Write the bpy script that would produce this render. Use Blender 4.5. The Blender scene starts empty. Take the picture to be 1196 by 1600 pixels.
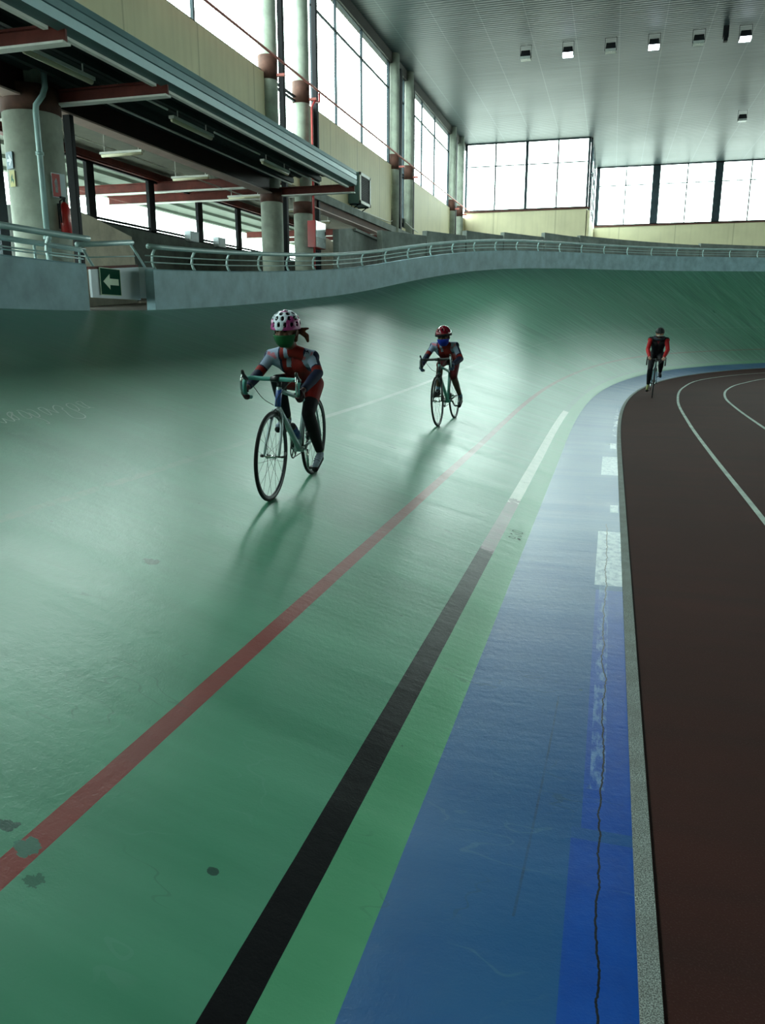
import bpy, bmesh, math, random
from math import sin, cos, pi, radians, sqrt, atan2
from mathutils import Vector, Matrix, Quaternion
random.seed(7)
scene = bpy.context.scene
COL = scene.collection

# ------------------------------------------------------------------ camera, sky, exposure
cam_data = bpy.data.cameras.new('camera')
cam = bpy.data.objects.new('camera', cam_data); COL.objects.link(cam)
cam.location = (0, 0, 1.6)
cam.rotation_euler = (radians(90 - 13.266), 0, radians(15.859))
cam_data.sensor_fit = 'VERTICAL'; cam_data.sensor_height = 24.0
cam_data.lens = 24.0 * 1230 / 1600
cam_data.clip_start = 0.05; cam_data.clip_end = 500
scene.camera = cam

world = bpy.data.worlds.new('sky'); scene.world = world; world.use_nodes = True
bg = world.node_tree.nodes['Background']
bg.inputs[0].default_value = (0.84, 1.0, 0.95, 1); bg.inputs[1].default_value = 15.0
vs = scene.view_settings
vs.view_transform = 'Standard'; vs.look = 'None'; vs.exposure = 0.0; vs.gamma = 1.0; vs.use_curve_mapping = False
scene.cycles.max_bounces = 8; scene.cycles.diffuse_bounces = 4; scene.cycles.glossy_bounces = 4
scene.cycles.transparent_max_bounces = 16
scene.cycles.sample_clamp_indirect = 8.0
try: world.cycles.sampling_method = 'AUTOMATIC'
except Exception: pass

def portal(name, loc, sx, sy, rot):
    l = bpy.data.lights.new(name, 'AREA'); l.shape = 'RECTANGLE'; l.size = sx; l.size_y = sy
    l.cycles.is_portal = True
    o = bpy.data.objects.new(name, l); COL.objects.link(o); o.location = loc; o.rotation_euler = rot
# daylight portals in the window openings (they add no light of their own)
portal('window_portal', (-10.1, 14, 10.45), 4.3, 76, (0, radians(-90), 0))
portal('window_portal', (-5.6, 52.9, 10.65), 7.6, 4.0, (radians(-90), 0, 0))
portal('window_portal', (24, 62.9, 10.65), 52, 4.0, (radians(-90), 0, 0))
portal('window_portal', (50.0, 42, 10.3), 4.2, 40, (0, radians(90), 0))  # portal for the windows added on the unseen right wall
portal('window_portal', (-14.6, 26, 5.2), 1.7, 30, (0, radians(-90), 0))

# ------------------------------------------------------------------ helpers
def srgb(r, g, b):
    f = lambda c: (c/255/12.92) if c/255 <= 0.04045 else ((c/255+0.055)/1.055)**2.4
    return (f(r), f(g), f(b), 1)

class NT:
    """small expression helper over a material node tree"""
    def __init__(s, name):
        s.m = bpy.data.materials.new(name); s.m.use_nodes = True
        s.t = s.m.node_tree; s.b = s.t.nodes['Principled BSDF']
    def lk(s, a, sock):
        if hasattr(a, 'is_linked') or isinstance(a, bpy.types.NodeSocket): s.t.links.new(a, sock)
        else: sock.default_value = a
    def M(s, op, a, b=0.0, c=0.0, clamp=False):
        n = s.t.nodes.new('ShaderNodeMath'); n.operation = op; n.use_clamp = clamp
        s.lk(a, n.inputs[0]); s.lk(b, n.inputs[1]); s.lk(c, n.inputs[2]); return n.outputs[0]
    def mix(s, f, a, b):
        n = s.t.nodes.new('ShaderNodeMix'); n.data_type = 'RGBA'
        s.lk(f, n.inputs[0]); s.lk(a, n.inputs[6]); s.lk(b, n.inputs[7]); return n.outputs[2]
    def noise(s, vec, scale, detail=4, rough=0.55):
        n = s.t.nodes.new('ShaderNodeTexNoise'); n.inputs['Scale'].default_value = scale
        n.inputs['Detail'].default_value = detail; n.inputs['Roughness'].default_value = rough
        if vec is not None: s.t.links.new(vec, n.inputs['Vector'])
        return n.outputs[0]
    def coord(s, which='Object'):
        return s.t.nodes.new('ShaderNodeTexCoord').outputs[which]
    def sep(s, v):
        n = s.t.nodes.new('ShaderNodeSeparateXYZ'); s.t.links.new(v, n.inputs[0]); return n.outputs
    def comb(s, x, y, z=0.0):
        n = s.t.nodes.new('ShaderNodeCombineXYZ'); s.lk(x, n.inputs[0]); s.lk(y, n.inputs[1]); s.lk(z, n.inputs[2]); return n.outputs[0]
    def ramp(s, f, lo, hi):
        n = s.t.nodes.new('ShaderNodeMapRange'); n.inputs[1].default_value = lo; n.inputs[2].default_value = hi
        n.clamp = True; s.lk(f, n.inputs[0]); return n.outputs[0]
    def band(s, v, lo, hi):
        return s.M('MULTIPLY', s.M('GREATER_THAN', v, lo), s.M('LESS_THAN', v, hi))
    def bump(s, h, strength=0.2, dist=0.01):
        n = s.t.nodes.new('ShaderNodeBump'); n.inputs['Strength'].default_value = strength
        n.inputs['Distance'].default_value = dist; s.lk(h, n.inputs['Height']); s.t.links.new(n.outputs[0], s.b.inputs['Normal'])
    def set(s, color=None, rough=None, metal=None, spec=None, coat=None, coat_rough=None):
        for k, v in (('Base Color', color), ('Roughness', rough), ('Metallic', metal), ('Specular IOR Level', spec), ('Coat Weight', coat), ('Coat Roughness', coat_rough)):
            if v is not None: s.lk(v, s.b.inputs[k])
        return s.m

def paint(name, col, rough=0.5, metal=0.0, var=0.12, scale=3.0, bump=0.0, spec=None):
    if spec is None: spec = 0.5 if rough < 0.5 else 0.22
    """painted / plain surface with a little procedural tone variation"""
    n = NT(name); c = n.coord('Object')
    f = n.noise(c, scale, 5, 0.6)
    dark = tuple(x*(1-var*2) for x in col[:3]) + (1,)
    lite = tuple(min(1, x*(1+var)) for x in col[:3]) + (1,)
    n.set(n.mix(n.ramp(f, 0.3, 0.7), dark, lite), n.M('ADD', n.M('MULTIPLY', f, 0.15), rough-0.07), metal, spec)
    if bump: n.bump(n.noise(c, scale*12, 3), bump, 0.004)
    return n.m

def emis(name, col, strength):
    n = NT(name); n.set(col, 0.4)
    n.b.inputs['Emission Color'].default_value = col; n.b.inputs['Emission Strength'].default_value = strength
    return n.m

class MB:
    """mesh builder: several shapes gathered into ONE mesh"""
    def __init__(s): s.v = []; s.f = []; s.mi = []; s.uv = None
    def add(s, vs, fs, mi=0):
        o = len(s.v); s.v += [tuple(p) for p in vs]; s.f += [tuple(i+o for i in f) for f in fs]; s.mi += [mi]*len(fs); return s
    def box(s, x0, x1, y0, y1, z0, z1, mi=0):
        v = [(x0,y0,z0),(x1,y0,z0),(x1,y1,z0),(x0,y1,z0),(x0,y0,z1),(x1,y0,z1),(x1,y1,z1),(x0,y1,z1)]
        return s.add(v, [(0,3,2,1),(4,5,6,7),(0,1,5,4),(1,2,6,5),(2,3,7,6),(3,0,4,7)], mi)
    def tube(s, pts, r, n=10, closed=False, caps=True, mi=0, flat=None):
        pts = [Vector(p) for p in pts]; m = len(pts)
        rs = r if isinstance(r, (list, tuple)) else [r]*m
        vs = []; ref = None
        for i, p in enumerate(pts):
            if closed: d = pts[(i+1) % m]-pts[i-1]
            else: d = pts[min(i+1, m-1)]-pts[max(i-1, 0)]
            if d.length < 1e-9: d = Vector((0,0,1))
            d.normalize()
            if ref is None:
                ref = Vector((0,0,1)) if abs(d.z) < 0.9 else Vector((1,0,0))
            a = ref - d*ref.dot(d); a.normalize(); ref = a; b = d.cross(a)
            for k in range(n):
                t = 2*pi*k/n; vs.append(p + a*(cos(t)*rs[i]) + b*(sin(t)*rs[i]*(flat or 1)))
        fs = []
        for i in range(m if closed else m-1):
            j = (i+1) % m
            for k in range(n):
                fs.append((i*n+k, i*n+(k+1)%n, j*n+(k+1)%n, j*n+k))
        if caps and not closed:
            fs.append(tuple(range(n-1, -1, -1))); fs.append(tuple((m-1)*n+k for k in range(n)))
        return s.add(vs, fs, mi)
    def ell(s, c, r, rot=None, nu=20, nv=12, mi=0):
        c = Vector(c); r = r if isinstance(r, (tuple, list)) else (r, r, r)
        vs = [Vector((0,0,1))]
        for i in range(1, nv):
            a = pi*i/nv
            for k in range(nu):
                t = 2*pi*k/nu; vs.append(Vector((sin(a)*cos(t), sin(a)*sin(t), cos(a))))
        vs.append(Vector((0,0,-1)))
        vs = [Vector((p.x*r[0], p.y*r[1], p.z*r[2])) for p in vs]
        if rot is not None: vs = [rot @ p for p in vs]
        vs = [p+c for p in vs]
        fs = [(0, 1+k, 1+(k+1)%nu) for k in range(nu)]
        for i in range(nv-2):
            for k in range(nu):
                a = 1+i*nu; fs.append((a+k, a+nu+k, a+nu+(k+1)%nu, a+(k+1)%nu))
        last = len(vs)-1; a = 1+(nv-2)*nu
        fs += [(a+k, last, a+(k+1)%nu) for k in range(nu)]
        return s.add(vs, fs, mi)
    def cap(s, p, q, r0, r1, n=16, mi=0):
        """tapered capsule from p to q"""
        p = Vector(p); q = Vector(q); d = q-p; L = d.length
        if L < 1e-6: return s.ell(p, max(r0, r1), mi=mi)
        d.normalize(); pts = []; rs = []
        for i in range(6):
            a = pi/2*(1-i/5.); pts.append(p-d*(sin(a)*r0)); rs.append(max(cos(a)*r0, 1e-4))
        for i in range(6):
            a = pi/2*(i/5.); pts.append(q+d*(sin(a)*r1)); rs.append(max(cos(a)*r1, 1e-4))
        return s.tube(pts, rs, n, mi=mi)
    def build(s, name, mats, parent=None, smooth=False, bevel=0, loc=None):
        me = bpy.data.meshes.new(name); me.from_pydata([tuple(v) for v in s.v], [], s.f); me.update()
        mats = mats if isinstance(mats, (list, tuple)) else [mats]
        for m in mats: me.materials.append(m)
        me.polygons.foreach_set('material_index', s.mi)
        if smooth: me.polygons.foreach_set('use_smooth', [True]*len(me.polygons))
        if s.uv:
            l = me.uv_layers.new(name='UVMap')
            for poly in me.polygons:
                for li in poly.loop_indices: l.data[li].uv = s.uv[me.loops[li].vertex_index]
        o = bpy.data.objects.new(name, me); COL.objects.link(o)
        if parent is not None: o.parent = parent
        if loc is not None: o.location = loc
        if bevel:
            b = o.modifiers.new('bevel', 'BEVEL'); b.width = bevel; b.segments = 2; b.limit_method = 'ANGLE'
        return o

def thing(name, label, cat, loc=(0,0,0), rot=None, group=None, matrix=None):
    o = bpy.data.objects.new(name, None); COL.objects.link(o); o.empty_display_size = 0.1
    if matrix is not None: o.matrix_world = matrix
    else:
        o.location = loc
        if rot: o.rotation_euler = rot
    o['label'] = label; o['category'] = cat
    if group: o['group'] = group
    return o
def tag(o, label, cat, group=None):
    o['label'] = label; o['category'] = cat
    if group: o['group'] = group
    return o
def struct(o): o['kind'] = 'structure'; return o
def rel(pts, loc): return [(p[0]-loc[0], p[1]-loc[1], p[2]-loc[2]) for p in pts]

# ------------------------------------------------------------------ track geometry (s along the inner edge, d up the banking)
DS = 0.05
INN = []
_x, _y, _p = 0.22, 0.0, 0.0
for _i in range(4000):
    _s = _i*DS; INN.append((_s, _x, _y, _p))
    _k = min(max(0, 0.002*(_s-9.5)), 1/18.)
    _p += _k*DS; _x += sin(_p)*DS; _y += cos(_p)*DS
    if _p > pi/2: break
S_APEX = INN[-1][0]; X_APEX = 20.0
AT = [(-30,15),(11,15),(13,15.6),(15,16.5),(17.6,18),(20.2,20),(22.2,22.8),(25,26.8),(27.6,29.8),(30,31.5),(32.4,32.8),(36,34),(40,35.3),(46,36.3),(200,36.5)]
def interp(T, s):
    for i in range(len(T)-1):
        if s <= T[i+1][0]:
            a, b = T[i], T[i+1]; return a[1]+(b[1]-a[1])*(s-a[0])/(b[0]-a[0])
    return T[-1][1]
def alpha(s):
    return radians(sum(interp(AT, s+o) for o in (-1.2,-.6,0,.6,1.2))/5)
def beta(s): return radians(12*min(1, max(0, (s-9.5)/20)))
EB, LB, WT = 0.055, 0.69, 7.0
def base(s):
    if s <= 0: return 0.22, s, 0.0
    if s > S_APEX:
        s2 = 2*S_APEX-s
        x, y, p = base(max(s2, 0.0)) if s2 > 0 else (0.22, s2, 0.0)
        return 2*X_APEX-x, y, pi-p
    f = s/DS; i = min(int(f), len(INN)-2); t = f-i
    a, b = INN[i], INN[i+1]
    return a[1]+(b[1]-a[1])*t, a[2]+(b[2]-a[2])*t, a[3]+(b[3]-a[3])*t
def sm(s): return s if s <= S_APEX else 2*S_APEX-s
def tr(s, d, up=0.0, out=0.0):
    """point on the track; d<0 blue band, 0..7 banking; out = horizontal distance beyond d"""
    x, y, p = base(s); a = alpha(sm(s)); b = beta(sm(s)); nx, ny = -cos(p), sin(p)
    if d < 0: w = EB+(d+LB)*cos(b); z = (d+LB)*sin(b)
    else: w = EB+LB*cos(b)+d*cos(a); z = LB*sin(b)+d*sin(a)
    w += out
    return Vector((x+nx*w, y+ny*w, z+up+0.004))
def tr_n(s):
    x, y, p = base(s); return Vector((-cos(p), sin(p), 0))
# ------------------------------------------------------------------ materials of the setting
def track_material():
    n = NT('track_paint'); uv = n.coord('UV'); q = n.sep(uv); u, v = q[0], q[1]
    st = n.noise(n.comb(n.M('MULTIPLY', u, 2.6), n.M('MULTIPLY', v, 0.35)), 1.0, 6, 0.6)       # worn streaks across the track
    st2 = n.noise(n.comb(n.M('MULTIPLY', u, 9.0), n.M('MULTIPLY', v, 0.5), 3.0), 1.0, 4, 0.6)
    blot = n.noise(n.comb(u, v, 7.0), 0.9, 6, 0.6)
    fine = n.noise(n.comb(u, v, 1.0), 28.0, 3)
    g = n.mix(n.ramp(st, 0.32, 0.68), (0.045, 0.19, 0.11, 1), (0.085, 0.29, 0.18, 1))
    g = n.mix(n.M('MULTIPLY', n.ramp(blot, 0.4, 0.75), 0.45), g, (0.12, 0.27, 0.19, 1))
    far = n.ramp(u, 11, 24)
    g = n.mix(n.M('MULTIPLY', n.ramp(blot, 0.3, 0.7), 0.2), g, (0.035, 0.19, 0.135, 1))
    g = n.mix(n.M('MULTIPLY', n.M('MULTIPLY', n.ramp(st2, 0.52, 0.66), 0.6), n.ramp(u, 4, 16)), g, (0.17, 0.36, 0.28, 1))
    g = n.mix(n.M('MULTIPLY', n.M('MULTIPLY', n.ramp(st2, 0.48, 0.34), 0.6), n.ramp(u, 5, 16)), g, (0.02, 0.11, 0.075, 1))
    low = n.M('LESS_THAN', v, 0.20)
    g = n.mix(n.M('MULTIPLY', low, 0.75), g, n.mix(n.ramp(st, .3, .7), (0.060, 0.26, 0.125, 1), (0.095, 0.33, 0.17, 1)))
    wob = n.M('MULTIPLY', n.M('SUBTRACT', n.noise(n.comb(u, 0.0), 3.0, 3), 0.5), 0.004)
    vw = n.M('ADD', v, wob)
    wear = n.ramp(n.noise(n.comb(n.M('MULTIPLY', u, 6.0), n.M('MULTIPLY', v, 8.0)), 1.0, 6, 0.7), 0.36, 0.62)
    # upper faded line
    ml = n.band(vw, 2.455, 2.515)
    g = n.mix(n.M('MULTIPLY', ml, n.M('ADD', n.M('MULTIPLY', wear, 0.14), n.M('MULTIPLY', n.M('MULTIPLY', n.ramp(u, 6.5, 9.0), n.M('SUBTRACT', 1.0, n.ramp(u, 13, 17))), 0.40))), g, n.mix(n.ramp(u, 5, 9), (0.42, 0.30, 0.30, 1), (0.50, 0.56, 0.52, 1)))
    # red sprinters line
    ml = n.band(vw, 0.882, 0.956)
    g = n.mix(n.M('MULTIPLY', ml, n.M('SUBTRACT', 0.97, n.M('MULTIPLY', n.ramp(u, 9, 22), 0.55))), g, n.mix(n.ramp(blot, .35, .65), (0.17, 0.022, 0.020, 1), (0.23, 0.036, 0.032, 1)))
    # measurement line: black, pinkish where sky glare is painted in, white, worn grey
    lc = n.mix(n.ramp(n.M('ADD', u, n.M('MULTIPLY', wear, 0.25)), 5.42, 5.5), (0.004, 0.004, 0.005, 1), (0.30, 0.24, 0.26, 1))
    lc = n.mix(n.M('GREATER_THAN', n.M('ADD', u, n.M('MULTIPLY', wear, 0.3)), 7.2), lc, (0.72, 0.75, 0.68, 1))
    lc = n.mix(n.M('GREATER_THAN', u, 14.6), lc, (0.10, 0.17, 0.17, 1))
    ml = n.band(vw, 0.185, 0.286)
    fade = n.mix(n.M('GREATER_THAN', u, 14.6), (1, 1, 1, 1), (0.35, 0.35, 0.35, 1))
    fadev = n.M('MULTIPLY', n.sep(fade)[0], n.M('ADD', n.M('MULTIPLY', wear, n.M('MULTIPLY', n.M('GREATER_THAN', u, 5.4), 0.25)), n.M('SUBTRACT', 1.0, n.M('MULTIPLY', n.M('GREATER_THAN', u, 5.4), 0.25))))
    g = n.mix(n.M('MULTIPLY', ml, fadev), g, lc)
    # blue band
    bl = n.mix(n.ramp(st, 0.3, 0.7), (0.001, 0.055, 0.185, 1), (0.002, 0.070, 0.23, 1))
    bl = n.mix(n.M('MULTIPLY', n.ramp(blot, 0.35, 0.7), 0.30), bl, (0.035, 0.14, 0.25, 1))
    bl = n.mix(n.M('MULTIPLY', n.ramp(blot, 0.35, 0.7), 0.06), bl, (0.14, 0.29, 0.38, 1))
    pv = n.M('ADD', -0.555, n.M('MULTIPLY', n.M('GREATER_THAN', u, 2.33), -0.01))
    patch = n.M('MULTIPLY', n.M('LESS_THAN', v, n.M('ADD', -0.50, n.M('MULTIPLY', n.M('GREATER_THAN', u, 2.36), -0.03))), n.M('LESS_THAN', u, 4.85))
    patch = n.M('MULTIPLY', patch, n.M('SUBTRACT', 1.0, n.M('MULTIPLY', n.band(u, 2.30, 2.36), 0.8)))
    bl = n.mix(patch, bl, n.mix(n.ramp(wear, 0, 1), (0.0005, 0.050, 0.28, 1), (0.001, 0.062, 0.33, 1)))
    # whitish repaired joints beside the kerb
    sc = n.M('MULTIPLY', n.band(v, -0.605, -0.55), n.M('MULTIPLY', n.ramp(n.noise(n.comb(n.M('MULTIPLY', u, 9.0), n.M('MULTIPLY', v, 30.0)), 1.0, 5, 0.7), 0.45, 0.6), n.band(u, 2.6, 5.0)))
    bl = n.mix(n.M('MULTIPLY', sc, 0.5), bl, (0.22, 0.36, 0.48, 1))
    edgew = n.M('MULTIPLY', n.M('GREATER_THAN', wear, 0.25), 1.0)
    wh = n.M('MULTIPLY', n.band(vw, -0.69, -0.52), n.band(u, 4.95, 6.35))
    wh = n.M('MAXIMUM', wh, n.M('MULTIPLY', n.band(vw, -0.69, -0.51), n.band(u, 8.9, 10.2)))
    wh = n.M('MAXIMUM', wh, n.M('MULTIPLY', n.band(vw, -0.68, -0.61), n.band(u, 7.05, 7.35)))
    wh = n.M('MAXIMUM', wh, n.M('MULTIPLY', n.band(vw, -0.68, -0.60), n.band(u, 10.9, 11.4)))
    wh = n.M('MAXIMUM', wh, n.M('MULTIPLY', n.band(vw, -0.69, -0.62), n.M('MULTIPLY', n.band(u, 12.2, 16.5), n.M('GREATER_THAN', wear, 0.7))))
    bl = n.mix(n.M('MULTIPLY', wh, n.M('ADD', 0.30, n.M('MULTIPLY', n.ramp(n.noise(n.comb(n.M('MULTIPLY', u, 14.0), n.M('MULTIPLY', v, 18.0), 5.0), 1.0, 6, 0.75), 0.38, 0.56), 0.55))), bl, (0.62, 0.70, 0.72, 1))
    isb = n.M('LESS_THAN', vw, 0.0)
    c = n.mix(isb, g, bl)
    # long crack in the blue band
    cr = n.M('ADD', -0.585, n.M('MULTIPLY', n.M('SUBTRACT', n.noise(n.comb(u, 0.0, 2.0), 2.2, 6, 0.7), 0.5), 0.09))
    crack = n.M('MULTIPLY', n.M('LESS_THAN', n.M('ABSOLUTE', n.M('SUBTRACT', v, cr)), 0.0032), n.M('LESS_THAN', u, 6.6))
    c = n.mix(crack, c, (0.004, 0.006, 0.01, 1))
    # scuffed curved tyre mark in the blue band
    tm = n.M('ADD', -0.40, n.M('MULTIPLY', n.M('POWER', n.M('MAXIMUM', n.M('SUBTRACT', 3.4, u), 0.0), 1.5), 0.02))
    tyr = n.M('MULTIPLY', n.M('LESS_THAN', n.M('ABSOLUTE', n.M('SUBTRACT', v, tm)), 0.004), n.M('MULTIPLY', n.band(u, 1.9, 3.3), wear))
    c = n.mix(n.M('MULTIPLY', tyr, 0.6), c, (0.02, 0.03, 0.04, 1))
    # stains on the red line and peeled spots
    def spot(c, u0, v0, r, col, f=0.9):
        d = n.M('SQRT', n.M('ADD', n.M('POWER', n.M('ABSOLUTE', n.M('SUBTRACT', u, u0)), 2.0), n.M('POWER', n.M('ABSOLUTE', n.M('SUBTRACT', v, v0)), 2.0)))
        nn = n.M('MULTIPLY', n.M('SUBTRACT', n.noise(n.comb(u, v, u0), 22.0, 4, 0.7), 0.5), 0.09)
        return n.mix(n.M('MULTIPLY', n.M('LESS_THAN', n.M('ADD', d, nn), r), f), c, col)
    c = spot(c, 1.515, 0.925, 0.030, (0.035, 0.15, 0.11, 1))
    c = spot(c, 1.55, 1.02, 0.024, (0.012, 0.05, 0.04, 1))
    c = spot(c, 1.43, 0.84, 0.020, (0.02, 0.09, 0.06, 1), 0.8)
    c = spot(c, 3.35, 1.70, 0.035, (0.03, 0.06, 0.05, 1), 0.6)
    vo = n.t.nodes.new('ShaderNodeTexVoronoi'); vo.feature = 'F1'; vo.inputs['Scale'].default_value = 1.7
    n.t.links.new(n.comb(u, v, 0.0), vo.inputs['Vector'])
    sp = n.M('MULTIPLY', n.M('LESS_THAN', n.M('ADD', vo.outputs['Distance'], n.M('MULTIPLY', n.M('SUBTRACT', fine, 0.5), 0.03)), n.M('MULTIPLY', n.sep(vo.outputs['Color'])[0], 0.042)), n.M('GREATER_THAN', n.sep(vo.outputs['Color'])[1], 0.4))
    c = n.mix(n.M('MULTIPLY', sp, 0.85), c, (0.015, 0.04, 0.035, 1))
    vo2 = n.t.nodes.new('ShaderNodeTexVoronoi'); vo2.feature = 'F1'; vo2.inputs['Scale'].default_value = 5.3
    n.t.links.new(n.comb(u, v, 4.0), vo2.inputs['Vector'])
    sp = n.M('LESS_THAN', vo2.outputs['Distance'], n.M('MULTIPLY', n.M('SUBTRACT', n.sep(vo2.outputs['Color'])[0], 0.5), 0.10))
    c = n.mix(n.M('MULTIPLY', sp, 0.6), c, (0.02, 0.07, 0.055, 1))
    # thin pale and dark scratches running mostly across the lane
    def scratch(c, su, sv, w, off, col, f, thr):
        q1 = n.noise(n.comb(n.M('MULTIPLY', u, su), n.M('MULTIPLY', v, sv), off), 1.0, 3, 0.6)
        m1 = n.M('LESS_THAN', n.M('ABSOLUTE', n.M('SUBTRACT', q1, 0.5)), w)
        q2 = n.ramp(n.noise(n.comb(u, v, off+5), 1.3, 3), thr, thr+0.06)
        return n.mix(n.M('MULTIPLY', n.M('MULTIPLY', m1, q2), f), c, col)
    c = scratch(c, 3.0, 0.9, 0.0030, 11.0, (0.02, 0.06, 0.05, 1), 0.28, 0.57)
    c = scratch(c, 2.2, 1.1, 0.004, 21.0, (0.20, 0.34, 0.29, 1), 0.12, 0.56)
    rough = n.M('ADD', 0.31, n.M('MULTIPLY', n.M('SUBTRACT', st, 0.5), 0.18))
    blk = n.M('MULTIPLY', ml, n.M('LESS_THAN', u, 5.4))
    spc = n.M('SUBTRACT', n.M('SUBTRACT', 0.75, n.M('MULTIPLY', isb, 0.05)), n.M('MULTIPLY', blk, 0.45))
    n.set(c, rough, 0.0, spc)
    grain = n.noise(n.comb(u, v, 9.0), 130.0, 3, 0.6)
    h = n.M('ADD', n.M('ADD', n.M('ADD', n.M('MULTIPLY', fine, 0.35), n.M('MULTIPLY', grain, 0.22)), n.M('MULTIPLY', n.M('MULTIPLY', n.ramp(st2, .45, .6), 0.38), n.ramp(u, 4.5, 12))), n.M('ADD', n.M('MULTIPLY', st, 1.5), n.M('MULTIPLY', blot, 1.2)))
    h = n.M('SUBTRACT', h, n.M('MULTIPLY', crack, 0.6))
    n.bump(h, 0.5, 0.006)
    return n.m

def floor_material():
    n = NT('brown_rubber_floor'); c = n.coord('Object'); q = n.sep(c)
    f = n.noise(c, 0.6, 5); fine = n.noise(c, 180, 2); st = n.noise(n.comb(n.M('MULTIPLY', q[0], 0.3), n.M('MULTIPLY', q[1], 5.0)), 1.0, 4)
    col = n.mix(n.ramp(f, .3, .7), (0.026, 0.0085, 0.0065, 1), (0.040, 0.012, 0.009, 1))
    col = n.mix(n.M('MULTIPLY', n.ramp(st, .45, .7), 0.35), col, (0.014, 0.009, 0.008, 1))
    col = n.mix(n.M('MULTIPLY', n.ramp(fine, .55, .75), 0.3), col, (0.10, 0.05, 0.045, 1))
    n.set(col, 0.85, 0, 0.12); n.bump(fine, 0.35, 0.004); return n.m

def kerb_material():
    n = NT('speckled_concrete_kerb'); c = n.coord('Object')
    a = n.noise(c, 260, 2); b = n.noise(c, 6, 4)
    col = n.mix(n.ramp(a, .42, .6), (0.06, 0.07, 0.065, 1), (0.30, 0.34, 0.32, 1))
    n.set(n.mix(n.M('MULTIPLY', n.ramp(b, .4, .6), .4), col, (0.10, 0.10, 0.09, 1)), 0.8); n.bump(a, .5, .003); return n.m

def ceiling_material():
    n = NT('ribbed_metal_ceiling'); c = n.coord('Object'); q = n.sep(c)
    w = n.M('SINE', n.M('MULTIPLY', q[1], 2*pi/0.20))
    streak = n.noise(n.comb(n.M('MULTIPLY', q[0], 0.25), n.M('MULTIPLY', q[1], 9.0)), 1.0, 4)
    broad = n.noise(c, 0.25, 3)
    joint = n.M('LESS_THAN', n.M('ABSOLUTE', n.M('SUBTRACT', n.M('FRACT', n.M('DIVIDE', n.M('ADD', q[0], 9.5), 1.65)), 0.5)), 0.012)
    col = n.mix(n.ramp(streak, .3, .7), (0.026, 0.046, 0.056, 1), (0.058, 0.092, 0.104, 1))
    col = n.mix(n.M('MULTIPLY', n.M('MULTIPLY', n.ramp(w, 0.85, 1.0), 0.45), 1.0), col, (0.02, 0.04, 0.045, 1))
    col = n.mix(n.M('MULTIPLY', joint, 0.35), col, (0.15, 0.20, 0.21, 1))
    n.set(col, n.M('ADD', 0.38, n.M('MULTIPLY', broad, 0.12)), 0.0, 0.42)
    n.bump(n.M('ADD', w, n.M('MULTIPLY', streak, 1.5)), 0.25, 0.01); return n.m

def wall_panel_material(name, base_col, pitch=1.5, axis=1):
    n = NT(name); c = n.coord('Object'); q = n.sep(c)
    f = n.noise(c, 0.8, 5); s = n.noise(n.comb(n.M('MULTIPLY', q[0], 4.0), n.M('MULTIPLY', q[1], 4.0), n.M('MULTIPLY', q[2], 0.25)), 1.0, 5)
    fr = n.M('FRACT', n.M('DIVIDE', q[axis], pitch))
    jl = n.M('LESS_THAN', fr, 0.02)
    rib = n.M('SINE', n.M('MULTIPLY', q[axis], 2*pi/0.30))
    dk = tuple(x*0.78 for x in base_col[:3])+(1,)
    col = n.mix(n.M('MULTIPLY', n.ramp(f, .3, .7), 0.6), base_col, dk)
    col = n.mix(n.M('MULTIPLY', n.ramp(s, .55, .75), 0.35), col, tuple(x*0.6 for x in base_col[:3])+(1,))
    col = n.mix(n.M('MULTIPLY', jl, 0.45), col, tuple(x*0.45 for x in base_col[:3])+(1,))
    n.set(col, 0.62, 0, 0.4); n.bump(rib, 0.12, 0.01); return n.m

def glass_material():
    n = NT('window_glass')
    t = n.t; tr_ = t.nodes.new('ShaderNodeBsdfTransparent'); tr_.inputs[0].default_value = (0.97, 1, 0.99, 1)
    gl = t.nodes.new('ShaderNodeBsdfGlossy'); gl.inputs['Roughness'].default_value = 0.03
    mx = t.nodes.new('ShaderNodeMixShader'); mx.inputs[0].default_value = 0.07
    t.links.new(tr_.outputs[0], mx.inputs[1]); t.links.new(gl.outputs[0], mx.inputs[2])
    t.links.new(mx.outputs[0], t.nodes['Material Output'].inputs[0]); return n.m

M_track = track_material(); M_floor = floor_material(); M_kerb = kerb_material(); M_ceil = ceiling_material()
M_beige = wall_panel_material('cream_wall_panel', (0.66, 0.60, 0.38, 1), 3.0, 1)
M_beigeX = wall_panel_material('cream_end_wall_panel', (0.64, 0.60, 0.40, 1), 3.83, 0)
M_glass = glass_material()
M_conc = paint('grey_concrete', (0.22, 0.25, 0.23, 1), 0.8, var=0.22, scale=1.6, bump=0.2)
M_colm = paint('column_concrete', (0.36, 0.40, 0.34, 1), 0.75, var=0.16, scale=2.2, bump=0.15)
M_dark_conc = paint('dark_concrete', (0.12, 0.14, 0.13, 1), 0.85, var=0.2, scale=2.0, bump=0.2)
M_barrier = paint('pale_blue_grey_barrier', (0.26, 0.42, 0.48, 1), 0.55, var=0.14, scale=2.5, bump=0.12)
M_rust = paint('rust_red_steel', (0.13, 0.028, 0.022, 1), 0.6, var=0.2, scale=3)
M_rustband = paint('red_brown_band', (0.085, 0.038, 0.028, 1), 0.7, var=0.2, scale=5)
M_pinkpipe = paint('salmon_red_pipe', (0.45, 0.12, 0.10, 1), 0.5, var=0.1, scale=4)
M_black = paint('black_steel', (0.008, 0.010, 0.013, 1), 0.65, var=0.2, spec=.2)
M_frame = paint('dark_blue_grey_frame', (0.02, 0.035, 0.045, 1), 0.6, var=0.2, spec=.25)
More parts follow.
